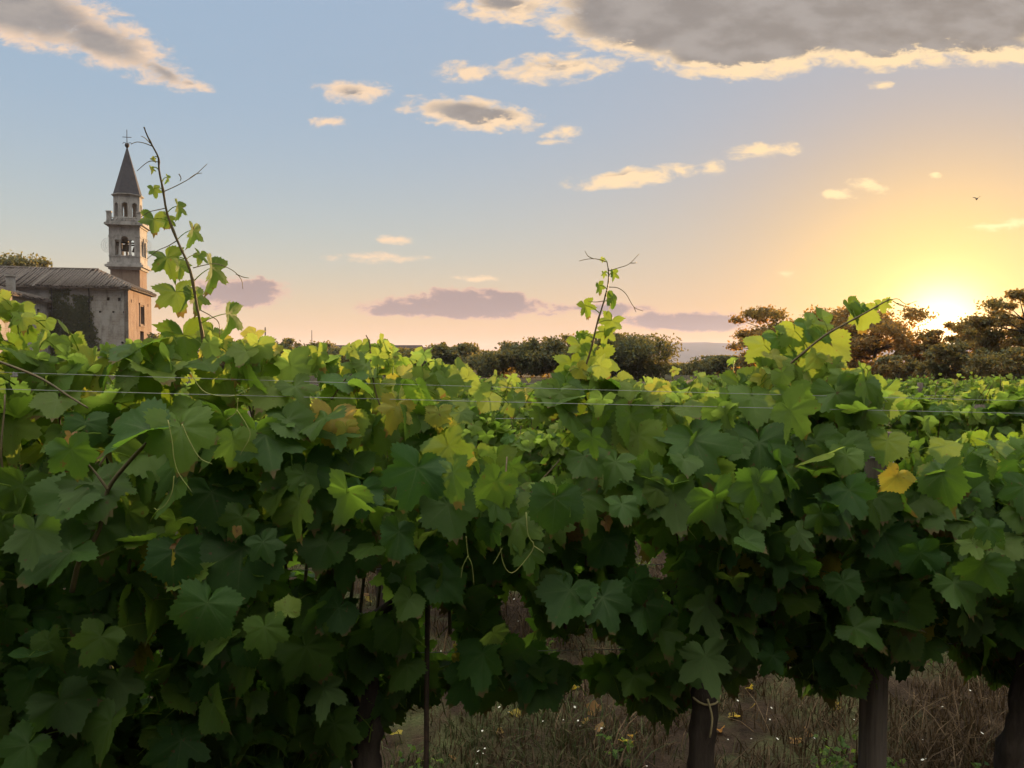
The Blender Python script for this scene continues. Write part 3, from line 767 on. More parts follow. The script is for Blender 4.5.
pp = P(872, 740, 2.52)
pt = empty('wooden_post', (pp[0], pp[1], 0), 'weathered grey wooden trellis post between the two right vines of the front row', 'post', 'trellis posts')
prof = MB(); rgp = np.random.default_rng(8); zz = np.linspace(-0.05, 1.42, 16); kk = 20
ang = np.arange(kk) * 2 * pi / kk
shape = 0.040 * (1 + 0.10 * np.cos(4 * ang + 0.5) + rgp.normal(0, 0.035, kk)); shape[6] *= 0.72; shape[15] *= 0.8
V = np.concatenate([np.stack([(shape * np.cos(ang)) * (1 + rgp.normal(0, .012, kk)) + 0.008 * z, shape * np.sin(ang), np.full(kk, z)], 1) for z in zz])
i, j = np.meshgrid(np.arange(15), np.arange(kk), indexing='ij'); i, j = i.ravel(), j.ravel(); j2 = (j + 1) % kk
prof.add(V, [np.stack([i * kk + j, i * kk + j2, (i + 1) * kk + j2, (i + 1) * kk + j], 1), np.array([[15 * kk + q for q in range(kk)]])])
prof.build('shaft', M['post'], pt, True)
for z in (1.33, 1.40, 0.86):
    MB().tube([(0.042 * cos(a) + 0.008 * z, 0.042 * sin(a), z + 0.01 * sin(a * 2)) for a in np.linspace(0, 2 * pi, 16)], 0.0016, 4, False).build('wire_tie', M['wire'], pt, True)
rp = P(425, 700, 2.08)
tag(MB().tube([(rp[0], rp[1], -0.1), (rp[0] + 0.004, rp[1], 0.7), (rp[0] + 0.012, rp[1] + 0.01, 1.35)], 0.0075, 8).build('iron_stake', M['rod'], smooth=True),
    'thin dark iron stake standing in the front row between two vines', 'stake')
# straw twine round the thick trunk
vb = np.array(TIE)
tw = [(vb[0] + 0.044 * cos(a), vb[1] + 0.044 * sin(a), 0.66 + 0.02 * sin(a)) for a in np.linspace(0, 2 * pi, 18)]
tg = MB().tube(tw, 0.0035, 5, False)
tg.tube(smooth_path([(vb[0] - 0.005, vb[1] - 0.048, 0.66), (vb[0] + 0.005, vb[1] - 0.062, 0.61), (vb[0] + 0.0, vb[1] - 0.058, 0.55)], 8), 0.003, 5)
tag(tg.build('twine_tie', M['twine'], smooth=True), 'straw coloured twine tied round the thick dark vine trunk', 'twine')

# ------------------------------------------------------------------ the vine rows behind
def back_vine_proto(seed, n=420, fine=False):
    rg = np.random.default_rng(seed)
    root = empty('grape_vine', (0, 0, 0), 'x', 'vine')
    mb = MB(); trunk_mesh(mb, (0, 0, 0), 0.78, seed, 0.45, 0.040, 0.0, False); mb.build('trunk', M['bark'], root, True)
    cb = MB(); fb = MB(); tm = FINE if fine else COARSE
    tops = [(rg.uniform(-0.55, 0.55), rg.uniform(1.30, 1.46)) for _ in range(9)]
    for (tx, tz) in tops:
        p = smooth_path([(tx * 0.8, rg.normal(0, .03), 0.85), (tx + rg.normal(0, .04), rg.normal(0, .06), (0.85 + tz) / 2), (tx + rg.normal(0, .05), rg.normal(0, .08), tz)], 10)
        cb.tube(p, np.linspace(0.005, 0.002, len(p)), 5)
    cb.build('canes', M['cane'], root, True)
    def lf(x, y, z, s, yel):
        fr = -1 if rg.random() < 0.6 else 1
        el = R(np.clip(rg.normal(30, 28), -30, 85)); az = rg.normal(0, .7)
        put_leaf(fb, tm[rg.integers(len(tm))], np.array((x, y, z)), (sin(az) * cos(el), fr * cos(az) * cos(el), sin(el)), (rg.normal(0, .4), fr * .2, -1), s, (yel, rg.random(), 0))
    for q in range(n):
        x = rg.uniform(-0.6, 0.6); f = rg.random() ** 0.8
        bot = 0.62 + 0.12 * sin(x * 7 + seed) ; top = 1.30 + 0.05 * sin(x * 9 + seed * 2)
        z = bot + f * (top - bot); y = np.clip(rg.normal(0, .15), -.34, .34) * (1 - .5 * f ** 3)
        yel = np.clip(rg.normal(0.22 + 0.3 * f ** 2, .13), 0, .7)
        if rg.random() < .012: yel = rg.uniform(.74, .88)
        lf(x, y, z, rg.uniform(.058, .10), yel)
    for (tx, tz) in tops:
        for z in np.arange(1.26, tz, 0.04):
            lf(tx + rg.normal(0, .05), rg.normal(0, .06), z + rg.normal(0, .01), rg.uniform(.025, .055), np.clip(rg.normal(.55, .1), 0, .7))
    fb.build('foliage', M['leaf' if fine else 'leaf_plain'], root, True)
    return root


protos = [back_vine_proto(100 + i, 430, True) for i in range(3)]
far_protos = [back_vine_proto(200 + i, 400) for i in range(4)]
used = {}
br = np.random.default_rng(77)
ROWS = [(-0.85, -3.2, 3.4, 'rear'), (4.75, -3.6, 4.6, 'second'), (7.3, -5.4, 6.6, 'third'), (9.9, -7.2, 8.6, 'fourth'), (12.5, -9.0, 10.6, 'fifth')]
for ri, (Y0, x0, x1, nm) in enumerate(ROWS):
    ps = protos if ri == 1 else far_protos
    for k, x in enumerate(np.arange(x0, x1, 0.95)):
        pr = ps[(k * 2 + ri) % len(ps)]
        if pr.name in used: o = copy_tree(pr)
        else: o = pr; used[pr.name] = 1
        X = x + br.normal(0, .05); Y = Y0 + 0.16 * X + br.normal(0, .03)
        o.location = (X, Y, float(ground_z(X, Y)) - 0.01 if Y < 20 else 0.0)
        o.rotation_euler = (0, 0, atan2(0.16, 1) + (pi if br.random() < .5 else 0) + br.normal(0, .06)); s = br.uniform(.95, 1.05) ; o.scale = (s, s, s)
        o['label'] = f'grape vine in the {nm} trellis row, counting from the front' if ri else 'grape vine of the row at the back of the photographer'
        if ri == 0: o.scale = (1.0, 1.0, 1.32)
        o['group'] = f'grape vines of the {nm} row'
    for z, w in ((1.30, 'upper'), (1.0, 'lower')):
        wire(f'{w} thin grey wire of the {nm} trellis row', [(x, Y0 + 0.16 * x, z) for x in np.linspace(x0 - .6, x1 + .6, 8)], 0.0015)
    for k, x in enumerate(np.arange(x0 + 1.35 + ri * .7, x1, 4.75)):
        zz = np.linspace(-.05, 1.36, 8)
        o = MB().tube([(x + .006 * sin(z * 5), Y0 + .16 * x, z) for z in zz], 0.04 + 0.004 * np.sin(zz * 9), 9).build('wooden_post', M['post'], smooth=True)
        tag(o, f'grey wooden trellis post in the {nm} row, at its {["left", "right", "far right"][min(k, 2)]} part', 'post', 'trellis posts')

# ------------------------------------------------------------------ dry grass and small white flowers
def build_grass():
    g = np.random.default_rng(31); n = 110000
    y = 2.5 + 9.0 * g.random(n) ** 1.6; x = g.uniform(-0.62, 0.80, n) * (y + 0.8)
    keep = (np.sin(x * 3.7 + 1) * np.sin(y * 4.3) + .6 * np.sin(x * 9.1 - y * 6.7) + .5 * np.sin(x * 17 + y * 13) + g.normal(0, .45, n)) > -0.25
    x, y = x[keep], y[keep]; n = len(x)
    nz = np.sin(x * 2.1 + 1) * np.sin(y * 1.7) + 0.5 * np.sin(x * 5 + y * 4)
    h = (0.025 + 0.085 * g.random(n) ** 2.4) * (1 + 0.35 * nz) + 0.02
    a = g.uniform(0, 2 * pi, n); ln = g.normal(0, 1.15, n); w = g.uniform(0.0016, 0.0038, n)
    z = ground_z(x, y)
    lx, ly = np.cos(a) * ln * h, np.sin(a) * ln * h; sx, sy = -np.sin(a * 1.7) * w, np.cos(a * 1.7) * w
    b0 = np.stack([x - sx, y - sy, z - .005], 1); b1 = np.stack([x + sx, y + sy, z - .005], 1)
    m0 = np.stack([x + lx * .4 - sx * .8, y + ly * .4 - sy * .8, z + h * .65], 1); m1 = np.stack([x + lx * .4 + sx * .8, y + ly * .4 + sy * .8, z + h * .65], 1)
    t = np.stack([x + lx, y + ly, z + h], 1)
    V = np.stack([b0, b1, m1, m0, t], 1).reshape(-1, 3); k = np.arange(n) * 5
    green = np.clip((np.sin(x * 1.3 + 2) * np.sin(y * 2.3 + .5) + .2) * .5, 0, 1)
    tint = np.clip(np.where(g.random(n) < green * 1.0, g.uniform(0, .35, n), g.uniform(.38, 1.0, n)), 0, 1)
    T3 = np.zeros((n * 5, 3)); T3[:, 0] = np.repeat(tint, 5)
    o = MB().add(V, [np.stack([k, k + 1, k + 2, k + 3], 1), np.stack([k + 3, k + 2, k + 4], 1)], None, T3).build('dry_grass', M['grass'])
    tag(o, 'short dry brown grass between the vine rows', 'grass', kind='stuff')
    fb = MB()
    for q in range(420):
        yy = 2.6 + 5.0 * g.random(); xx = g.uniform(-.6, .8) * yy; zz = float(ground_z(xx, yy)) + g.uniform(.04, .15)
        r = g.uniform(.003, .0065); aa = np.arange(6) * pi / 3
        tl = g.uniform(-.5, .5, 2)
        V = [(xx, yy, zz)] + [(xx + r * cos(q_), yy + r * sin(q_), zz + r * (tl[0] * cos(q_) + tl[1] * sin(q_)) + .001) for q_ in aa]
        fb.add(V, np.array([(0, 1 + i, 1 + (i + 1) % 6) for i in range(6)]))
    tag(fb.build('white_flowers', M['flower']), 'tiny white flowers scattered in the dry grass', 'flowers', kind='stuff')


build_grass()


def build_weeds():
    g = np.random.default_rng(53); mb = MB()
    spots = [(g.uniform(-.55, .75) * yy, yy) for yy in 2.6 + 4.2 * g.random(70)]
    for (cx_, cy_) in spots:
        rad = g.uniform(.03, .13)
        for q in range(int(14 + 130 * rad)):
            a = g.uniform(0, 2 * pi); r = rad * sqrt(g.random()); x, y = cx_ + r * cos(a), cy_ + r * sin(a)
            p = np.array((x, y, float(ground_z(x, y)) + g.uniform(.015, .10)))
            put_leaf(mb, COARSE[g.integers(len(COARSE))], p, g.normal(0, .5, 3) + np.array((0, -.2, 1.0)), (cos(a), sin(a), g.normal(0, .4)), g.uniform(.008, .022), (np.clip(g.normal(.3, .15), 0, .7), g.random(), 0))
    tag(mb.build('green_weeds', M['leaf_plain'], smooth=True), 'small green weeds in the dry grass', 'weeds', kind='stuff')

    fl = MB()
    for q in range(260):
        yy = 2.5 + 5.0 * g.random(); x = g.uniform(-.55, .75) * yy
        a = g.uniform(0, 6.28); put_leaf(fl, COARSE[g.integers(len(COARSE))], np.array((x, yy, float(ground_z(x, yy)) + g.uniform(.01, .05))), g.normal(0, .35, 3) + np.array((0, 0, 1.0)), (cos(a), sin(a), 0), g.uniform(.02, .05), (g.uniform(.86, 1.0), g.random(), 0))
    tag(fl.build('fallen_leaves', M['leaf_plain'], smooth=True), 'withered fallen vine leaves on the ground', 'leaves', kind='stuff')


build_weeds()
# ------------------------------------------------------------------ church and bell tower
CH_ROT = R(12)
O = P(129, 362, 100.0); O[2] = 0


def local(u, v, z=0.0): return (O[0] + u * cos(CH_ROT) - v * sin(CH_ROT), O[1] + u * sin(CH_ROT) + v * cos(CH_ROT), z)


def wall_cells(mb, u0, u1, z0, z1, holes, place, t=0.5):
    """a wall with real rectangular openings; place(u, depth, z) gives the point"""
    us = sorted({u0, u1, *[h[0] for h in holes], *[h[1] for h in holes]}); zs = sorted({z0, z1, *[h[2] for h in holes], *[h[3] for h in holes]})
    for a, b in zip(us, us[1:]):
        for c, d in zip(zs, zs[1:]):
            m = ((a + b) / 2, (c + d) / 2)
            if any(h[0] < m[0] < h[1] and h[2] < m[1] < h[3] for h in holes): continue
            V = [place(x, y, z) for z in (c, d) for y in (0, t) for x in (a, b)]
            mb.add(V, np.array([(0, 2, 3, 1), (4, 5, 7, 6), (0, 1, 5, 4), (2, 6, 7, 3), (0, 4, 6, 2), (1, 3, 7, 5)]))
    return mb


def roof_slab(mb, quad, th=0.22):
    q = np.array(quad, float); n = len(q)
    V = np.vstack([q, q + np.array((0, 0, -th))])
    fs = [np.array([list(range(n))]), np.array([list(range(n, 2 * n))[::-1]]), np.array([(i, n + i, n + (i + 1) % n, (i + 1) % n) for i in range(n)])]
    mb.add(V, fs)


ch = empty('church', local(0, 0), 'old rubble stone church with tiled hipped roof, right below the bell tower', 'church', rz=CH_ROT)
EV, RG, DEP, LEN = 11.4, 14.1, 12.0, 34.0
hol = [(-2.55, -2.2, 9.6, 10.0), (-1.25, -0.9, 9.55, 9.95), (-4.5, -4.15, 9.6, 10.0), (-6.5, -6.1, 9.55, 10.0), (-0.6, -0.35, 8.0, 8.25), (-1.9, -1.65, 8.0, 8.25), (-3.5, -3.2, 8.0, 8.25), (-5.3, -5.05, 8.0, 8.25), (-8.3, -8.0, 9.6, 9.95), (-0.9, -0.6, 4.0, 4.3)]
wm = wall_cells(MB(), -LEN, 0, -0.5, EV, hol, lambda u, d, z: (u, d, z))
wall_cells(wm, -LEN, 0, -0.5, EV, [], lambda u, d, z: (u, DEP - d, z))
wall_cells(wm, 0.5, DEP - 0.5, -0.5, EV, [], lambda u, d, z: (-LEN + d, u, z))
wm.build('wall', M['plaster'], ch)
em = wall_cells(MB(), 0.0, DEP, -0.5, EV - 0.001, [(5.6, 7.6, 6.9, 9.3), (5.6, 7.6, 1.2, 5.9), (1.4, 1.75, 9.5, 9.9), (9.9, 10.25, 9.5, 9.9)], lambda u, d, z: (0.003 - d, u, z))
em.build('end_wall', M['brick'], ch)
wf = MB(); wf.box(-0.1, 0.12, 5.35, 5.6, 6.7, 9.5); wf.box(-0.1, 0.12, 7.6, 7.85, 6.7, 9.5); wf.box(-0.1, 0.14, 5.3, 7.9, 9.5, 9.75); wf.box(-0.1, 0.16, 5.3, 7.9, 6.5, 6.7)
wf.build('window_frame', M['brick'], ch)
MB().box(-0.42, -0.36, 5.6, 7.6, 6.9, 9.3).build('window_pane', M['dark'], ch)
MB().box(-0.42, -0.36, 5.6, 7.6, 1.2, 5.9).build('door', M['dark'], ch)
for z in (10.9,):
    MB().box(-LEN, 0.16, -0.16, 0.0 - 0.002, z, EV - 0.02).build('cornice', M['plaster'], ch)
rf = MB(); ov = 0.55
A, B, C_, D_ = (-LEN, -ov, EV - .1), (ov, -ov, EV - .1), (ov, DEP + ov, EV - .1), (-LEN, DEP + ov, EV - .1)
R0, R1 = (-LEN, DEP / 2, RG), (-5.2, DEP / 2, RG)
roof_slab(rf, [A, B, R1, R0]); roof_slab(rf, [B, C_, R1]); roof_slab(rf, [C_, D_, R0, R1])
rr_ = np.random.default_rng(4)
ro = rf.build('roof', M['tile'], ch)
tl = MB()                                                     # rows of barrel tiles that make the roof and its edges uneven
for u in np.arange(-LEN, ov, 0.34):
    f1 = 1.0 if u < -5.2 else max(0.05, (ov - u) / (ov + 5.2))
    y1 = -ov + f1 * (DEP / 2 + ov); z1 = EV - .1 + f1 * (RG - EV + .1); j = rr_.normal(0, .065, 2)
    tl.tube([(u, -ov - .08 + j[0], EV - .08 + j[1]), (u + .02, (y1 - ov) / 2, (EV - .1 + z1) / 2 + .03 + j[1]), (u, y1, z1 + .05 + j[0])], 0.13, 6)
for v in np.arange(-ov, DEP + ov, 0.34):
    f1 = 1 - abs(v - DEP / 2) / (DEP / 2 + ov); j = rr_.normal(0, .065, 2)
    tl.tube([(ov + .08, v, EV - .08 + j[0]), (ov - f1 * (ov + 5.2), v, EV - .1 + f1 * (RG - EV + .1) + .05)], 0.13, 6)
tl.tube([(-LEN, DEP / 2, RG + .1), (-20, DEP / 2, RG + .16), (-12, DEP / 2, RG + .08), (-5.2, DEP / 2, RG + .1)], 0.2, 6)
tl.build('roof_tiles', M['tile'], ro, True)
MB().tube([(-4.6, -0.35, 11.1), (-4.6, -0.16, 10.6), (-4.6, -0.12, 0.0)], 0.07, 6).build('drain_pipe', M['iron'], ch, True)
MB().tube([(-8.95, -0.35, 11.1), (-8.95, -0.16, 10.6), (-8.95, -0.12, 0.0)], 0.07, 6).build('drain_pipe', M['iron'], ch, True)

# the lower wing that comes forward on the left
wg = empty('low_stone_house', local(-9.4, -0.3), 'lower stone house with tiled roof in front of the church at the left edge', 'house', rz=CH_ROT)
WL, WH, WW = 24.0, 9.35, 9.0
wb = wall_cells(MB(), -WL, 0, -0.5, WH, [(-3.4, -2.6, 6.2, 8.2), (-9.5, -8.7, 6.2, 8.2), (-12.2, -11.8, 7.8, 8.3), (-15.5, -14.7, 6.2, 8.2)], lambda v, d, z: (-d, v, z))
wall_cells(wb, -WL, 0, -0.5, WH + 2.6, [], lambda v, d, z: (-WW + d, v, z))
wall_cells(wb, -WW + .5, -.5, -0.5, WH, [], lambda u, d, z: (u, -d, z)); wall_cells(wb, -WW + .5, -.5, -0.5, WH, [], lambda u, d, z: (u, -WL + d, z))
wb.build('wall', M['plaster'], wg)
for v in (-3.4, -9.5, -15.5): MB().box(-0.4, -0.34, v, v + .8, 6.2, 8.2).build('window', M['dark'], wg)
wr = MB(); roof_slab(wr, [(.5, -WL - .4, WH), (.5, .25, WH), (-WW - .3, .25, WH + 2.9), (-WW - .3, -WL - .4, WH + 2.9)])
wro = wr.build('roof', M['tile'], wg)
tl = MB()
for v in np.arange(-WL - .3, .3, .34):
    j = rr_.normal(0, .065, 2); tl.tube([(.58 + j[0], v, WH + .02 + j[1]), (-WW / 2, v + .02, WH + 1.5 + j[0]), (-WW - .3, v, WH + 2.95)], .13, 6)
tl.build('roof_tiles', M['tile'], wro, True)
for (u, v, w_, h_) in ((-1.6, -6.6, 0.75, 1.75), (-1.7, -11.6, 0.75, 1.5)):
    z0 = WH + (-u + .5) * .30
    cm = MB().box(u - w_ / 2, u + w_ / 2, v - w_ / 2, v + w_ / 2, z0 - .5, z0 + h_); cm.box(u - w_ / 2 - .12, u + w_ / 2 + .12, v - w_ / 2 - .12, v + w_ / 2 + .12, z0 + h_ + .002, z0 + h_ + .2)
    cm.build('chimney', M['plaster'], wro)

# ivy on the church wall
iv = MB(); ir = np.random.default_rng(6)
strand = [(ir.uniform(-8.9, -4.4), ir.uniform(7.0, 11.0), ir.uniform(.25, .8)) for _ in range(26)]
for q in range(7000):
    su, sz, sw = strand[ir.integers(26)]
    z = sz * (1 - ir.random() ** 1.6) ; u = su + ir.normal(0, sw * (1.1 - .6 * z / sz)) + .35 * sin(z * .8 + su * 3)
    if u < -9.2 or u > -3.2: continue
    d = -0.06 - abs(ir.normal(0, .10)); s = ir.uniform(.10, .22); a = ir.uniform(0, 6.28)
    nx, nz = ir.normal(0, .4, 2)
    V = np.array([(cos(a + k * 2.1) * s, nx * cos(a + k * 2.1) * s, sin(a + k * 2.1) * s) for k in range(3)]) + np.array((u, d, z))
    iv.add(V, np.array([(0, 1, 2)]), None, (ir.uniform(0, .12), ir.random() * .4, 0))
ivo = iv.build('ivy', M['tree_leaf']); ivo.location = local(0, 0); ivo.rotation_euler = (0, 0, CH_ROT)
tag(ivo, 'dark ivy climbing the church wall beside the lower house', 'ivy')

# bell tower, local origin at the middle of the tower
TS = 4.15
tw_ = empty('bell_tower', local(-1.60 - TS / 2, 12.75 + TS / 2), 'tall pale stone bell tower with open belfry and pointed brick spire', 'bell tower', rz=CH_ROT)
hs = TS / 2
def zt(py, D=111.6): return EYE + (HZ - py) * D / F
Zc1, Zb0, Zb1, Zdr, Zsp, Zap = zt(266), zt(257), zt(235), zt(219.5), zt(194), zt(145)
MB().box(-hs + .1, hs - .1, -hs + .1, hs - .1, -0.5, Zc1 - .55).build('shaft', M['brick'], tw_)
cm = MB(); cm.box(-hs - .12, hs + .12, -hs - .12, hs + .12, Zc1 - .548, Zc1 - .2); cm.box(-hs - .48, hs + .48, -hs - .48, hs + .48, Zc1 - .198, Zc1 + .15); cm.box(-hs - .22, hs + .22, -hs - .22, hs + .22, Zc1 + .152, Zc1 + .45)
cm.build('lower_cornice', M['stone'], tw_)
Zp = Zc1 + .452
pd = MB(); pd.box(-hs, hs, -hs, hs, Zp, Zb0); pd.box(-hs - .06, hs + .06, -hs - .06, hs + .06, Zb0 + .002, Zb0 + .16)
pd.build('belfry_base', M['stone'], tw_)
Zo0, Zo1, Ztop = Zb0 + .162, zt(236), zt(224.5)
for sx in (-1, 1):
    for sy in (-1, 1):
        bf = MB(); bf.box(*sorted((sx * hs, sx * (hs - .78))), *sorted((sy * hs, sy * (hs - .78))), Zo0, Zo1)
        bf.box(*sorted((sx * (hs + .07), sx * (hs - .75))), *sorted((sy * (hs + .07), sy * (hs - .75))), Zo1 - .25, Zo1 - .003)
        bf.build('corner_pier', M['stone'], tw_)
lint = MB(); lint.box(-hs, hs, -hs, hs, Zo1 + .002, Ztop - .45); lint.build('entablature', M['stone'], tw_)
for k in range(4):
    a = k * pi / 2
    for s in (-1, 1):
        m = MB(); c = (s * .68, -hs + .28)
        x, y = c[0] * cos(a) - c[1] * sin(a), c[0] * sin(a) + c[1] * cos(a)
        m.lathe([(.24, Zo0), (.24, Zo0 + .15), (.17, Zo0 + .25), (.15, Zo1 - .82), (.24, Zo1 - .72), (.24, Zo1 - .622)], 10, (x, y, 0)); m.build('column', M['stone'], tw_, True)
    # the arch over the middle bay, flat lintels over the side bays
    m = MB()
    def pl(x, d, z): 
        y = -hs + .02 + d; return (x * cos(a) - y * sin(a), x * sin(a) + y * cos(a), z)
    top, spr = Zo1 - .001, Zo1 - .62
    xs = [-1.32, -.5] ; th_ = np.linspace(pi, 0, 11)
    arch = [(.5 * cos(t), spr + .55 * sin(t)) for t in th_]
    poly_lo = [(-1.32, spr)] + arch + [(1.32, spr)]
    poly_hi = [(-1.32, top)] + [(x, top) for x, _ in arch] + [(1.32, top)]
    n = len(poly_lo); V = [pl(x, d, z) for d in (0, .5) for (x, z) in poly_lo + poly_hi]
    fs = []
    for i in range(n - 1):
        fs += [(i, i + 1, n + i + 1, n + i), (2 * n + i + 1, 2 * n + i, 3 * n + i, 3 * n + i + 1), (i + 1, i, 2 * n + i, 2 * n + i + 1)]
    m.add(V, np.array(fs)); m.build('arch', M['stone'], tw_)
for (x, y, s) in ((-.25, -.3, 1.0), (.8, .5, .8)):
    m = MB().lathe([(.62 * s, 0), (.60 * s, .06), (.47 * s, .35 * s), (.38 * s, .75 * s), (.30 * s, .95 * s), (.1 * s, 1.05 * s)], 14, (x, y, Zo0 + .85)); b = m.build('bell', M['bronze'], tw_, True)
bm = MB().box(-hs + .3, hs - .3, -.4, -.2, Zo0 + 1.95, Zo0 + 2.15); bm.box(-hs + .3, hs - .3, .42, .6, Zo0 + 1.75, Zo0 + 1.95); bm.box(-.95, -.8, -.4, .6, Zo0 + .002, Zo0 + 1.74)
bm.build('bell_frame', M['iron'], tw_)
cm = MB(); cm.box(-hs - .15, hs + .15, -hs - .15, hs + .15, Ztop - .448, Ztop - .2); cm.box(-hs - .5, hs + .5, -hs - .5, hs + .5, Ztop - .198, Ztop + .12); cm.box(-hs - .3, hs + .3, -hs - .3, hs + .3, Ztop + .122, Ztop + .35)
cm.build('upper_cornice', M['stone'], tw_)
Zt = Ztop + .352
for sx in (-1, 1):
    for sy in (-1, 1):
        q = MB(); cx_, cy_ = sx * (hs - .05), sy * (hs - .05)
        q.box(cx_ - .28, cx_ + .28, cy_ - .28, cy_ + .28, Zt, Zt + 1.25); q.box(cx_ - .36, cx_ + .36, cy_ - .36, cy_ + .36, Zt + 1.252, Zt + 1.42)
        q.build('pinnacle', M['stone'], tw_)
rl = MB()
for k in range(4):
    a = k * pi / 2
    for x in np.linspace(-1.8, 1.8, 11):
        px_, py_ = x, -hs - .02
        rl.lathe([(.06, Zt), (.09, Zt + .2), (.05, Zt + .48)], 6, (px_ * cos(a) - py_ * sin(a), px_ * sin(a) + py_ * cos(a), 0))
    p = [(-1.95, -hs - .02), (1.95, -hs - .02)]
    rl.tube([(x * cos(a) - y * sin(a), x * sin(a) + y * cos(a), Zt + .52) for x, y in p], .08, 5)
rl.build('balustrade', M['stone'], tw_)
# octagonal lantern with eight arched openings
ap = 1.78; fw = 2 * ap * tan(pi / 8)
dm = MB()
for k in range(8):
    a = k * pi / 4
    def po(x, d, z):
        y = -ap + d; return (x * cos(a) - y * sin(a), x * sin(a) + y * cos(a), z)
    z0, z1 = Zt, Zsp - .25; sill, spr, ow = z0 + .75, z0 + 2.45, .40
    th_ = np.linspace(pi, 0, 9); arch = [(ow * cos(t), spr + ow * sin(t)) for t in th_]
    lo = arch; hi = [(x, z1) for x, _ in arch]
    h = fw / 2
    def prism(poly, t=.45):
        n = len(poly); V = [po(x * (1 - d / ap), d, z) for d in (0, t) for x, z in poly]
        dm.add(V, [np.array([list(range(n))]), np.array([list(range(n, 2 * n))[::-1]]), np.array([(i, n + i, n + (i + 1) % n, (i + 1) % n) for i in range(n)])])
    prism([(-h, z0), (h, z0), (h, sill), (-h, sill)]); prism([(-h, sill), (-ow, sill), (-ow, z1), (-h, z1)]); prism([(ow, sill), (h, sill), (h, z1), (ow, z1)])
    for i in range(8): prism([arch[i], arch[i + 1], hi[i + 1], hi[i]])
dm.build('lantern', M['stone'], tw_)
Ro = ap / cos(pi / 8)
MB().lathe([(Ro, Zsp - .248), (Ro + .28, Zsp - .1), (Ro + .28, Zsp + .03)], 8, rot=pi / 8).build('lantern_cornice', M['stone'], tw_)
MB().lathe([(Ro + .05, Zsp + .032), (.06, Zap)], 8, rot=pi / 8).build('spire', M['spire'], tw_)
cr = MB().lathe([(.08, Zap - .15), (.28, Zap + .1), (.34, Zap + .3), (.26, Zap + .5), (.06, Zap + .62)], 10)
cr.tube([(0, 0, Zap + .5), (0, 0, zt(127.5))], .055, 5); zc = zt(135)
cr.tube([(-.62, 0, zc), (.62, 0, zc)], .05, 5); cr.tube([(0, .03, zc - .9), (.5, .03, zc - .75), (.65, .03, zc - 1.0)], .045, 5); cr.tube([(0, .03, zc - .9), (-.45, .03, zc - .75), (-.6, .03, zc - .95)], .045, 5)
cr.build('cross', M['iron'], tw_, True)
for sx in (-1, 1):                                            # round wire hoops standing out at both sides of the belfry
    c = (sx * (hs + .28), -hs + .9, (Zo0 + Zo1) / 2 + .1); m = MB()
    for r in (1.05, .78, .5):
        m.tube([(c[0] + r * .95 * cos(t), c[1] - .0, c[2] + r * sin(t)) for t in np.linspace(0, 2 * pi, 28)], .022, 4, False)
    for t in np.arange(8) * pi / 4: m.tube([c, (c[0] + 1.0 * cos(t), c[1], c[2] + 1.05 * sin(t))], .015, 4)
    m.build('wire_hoop', M['hoop'], tw_)

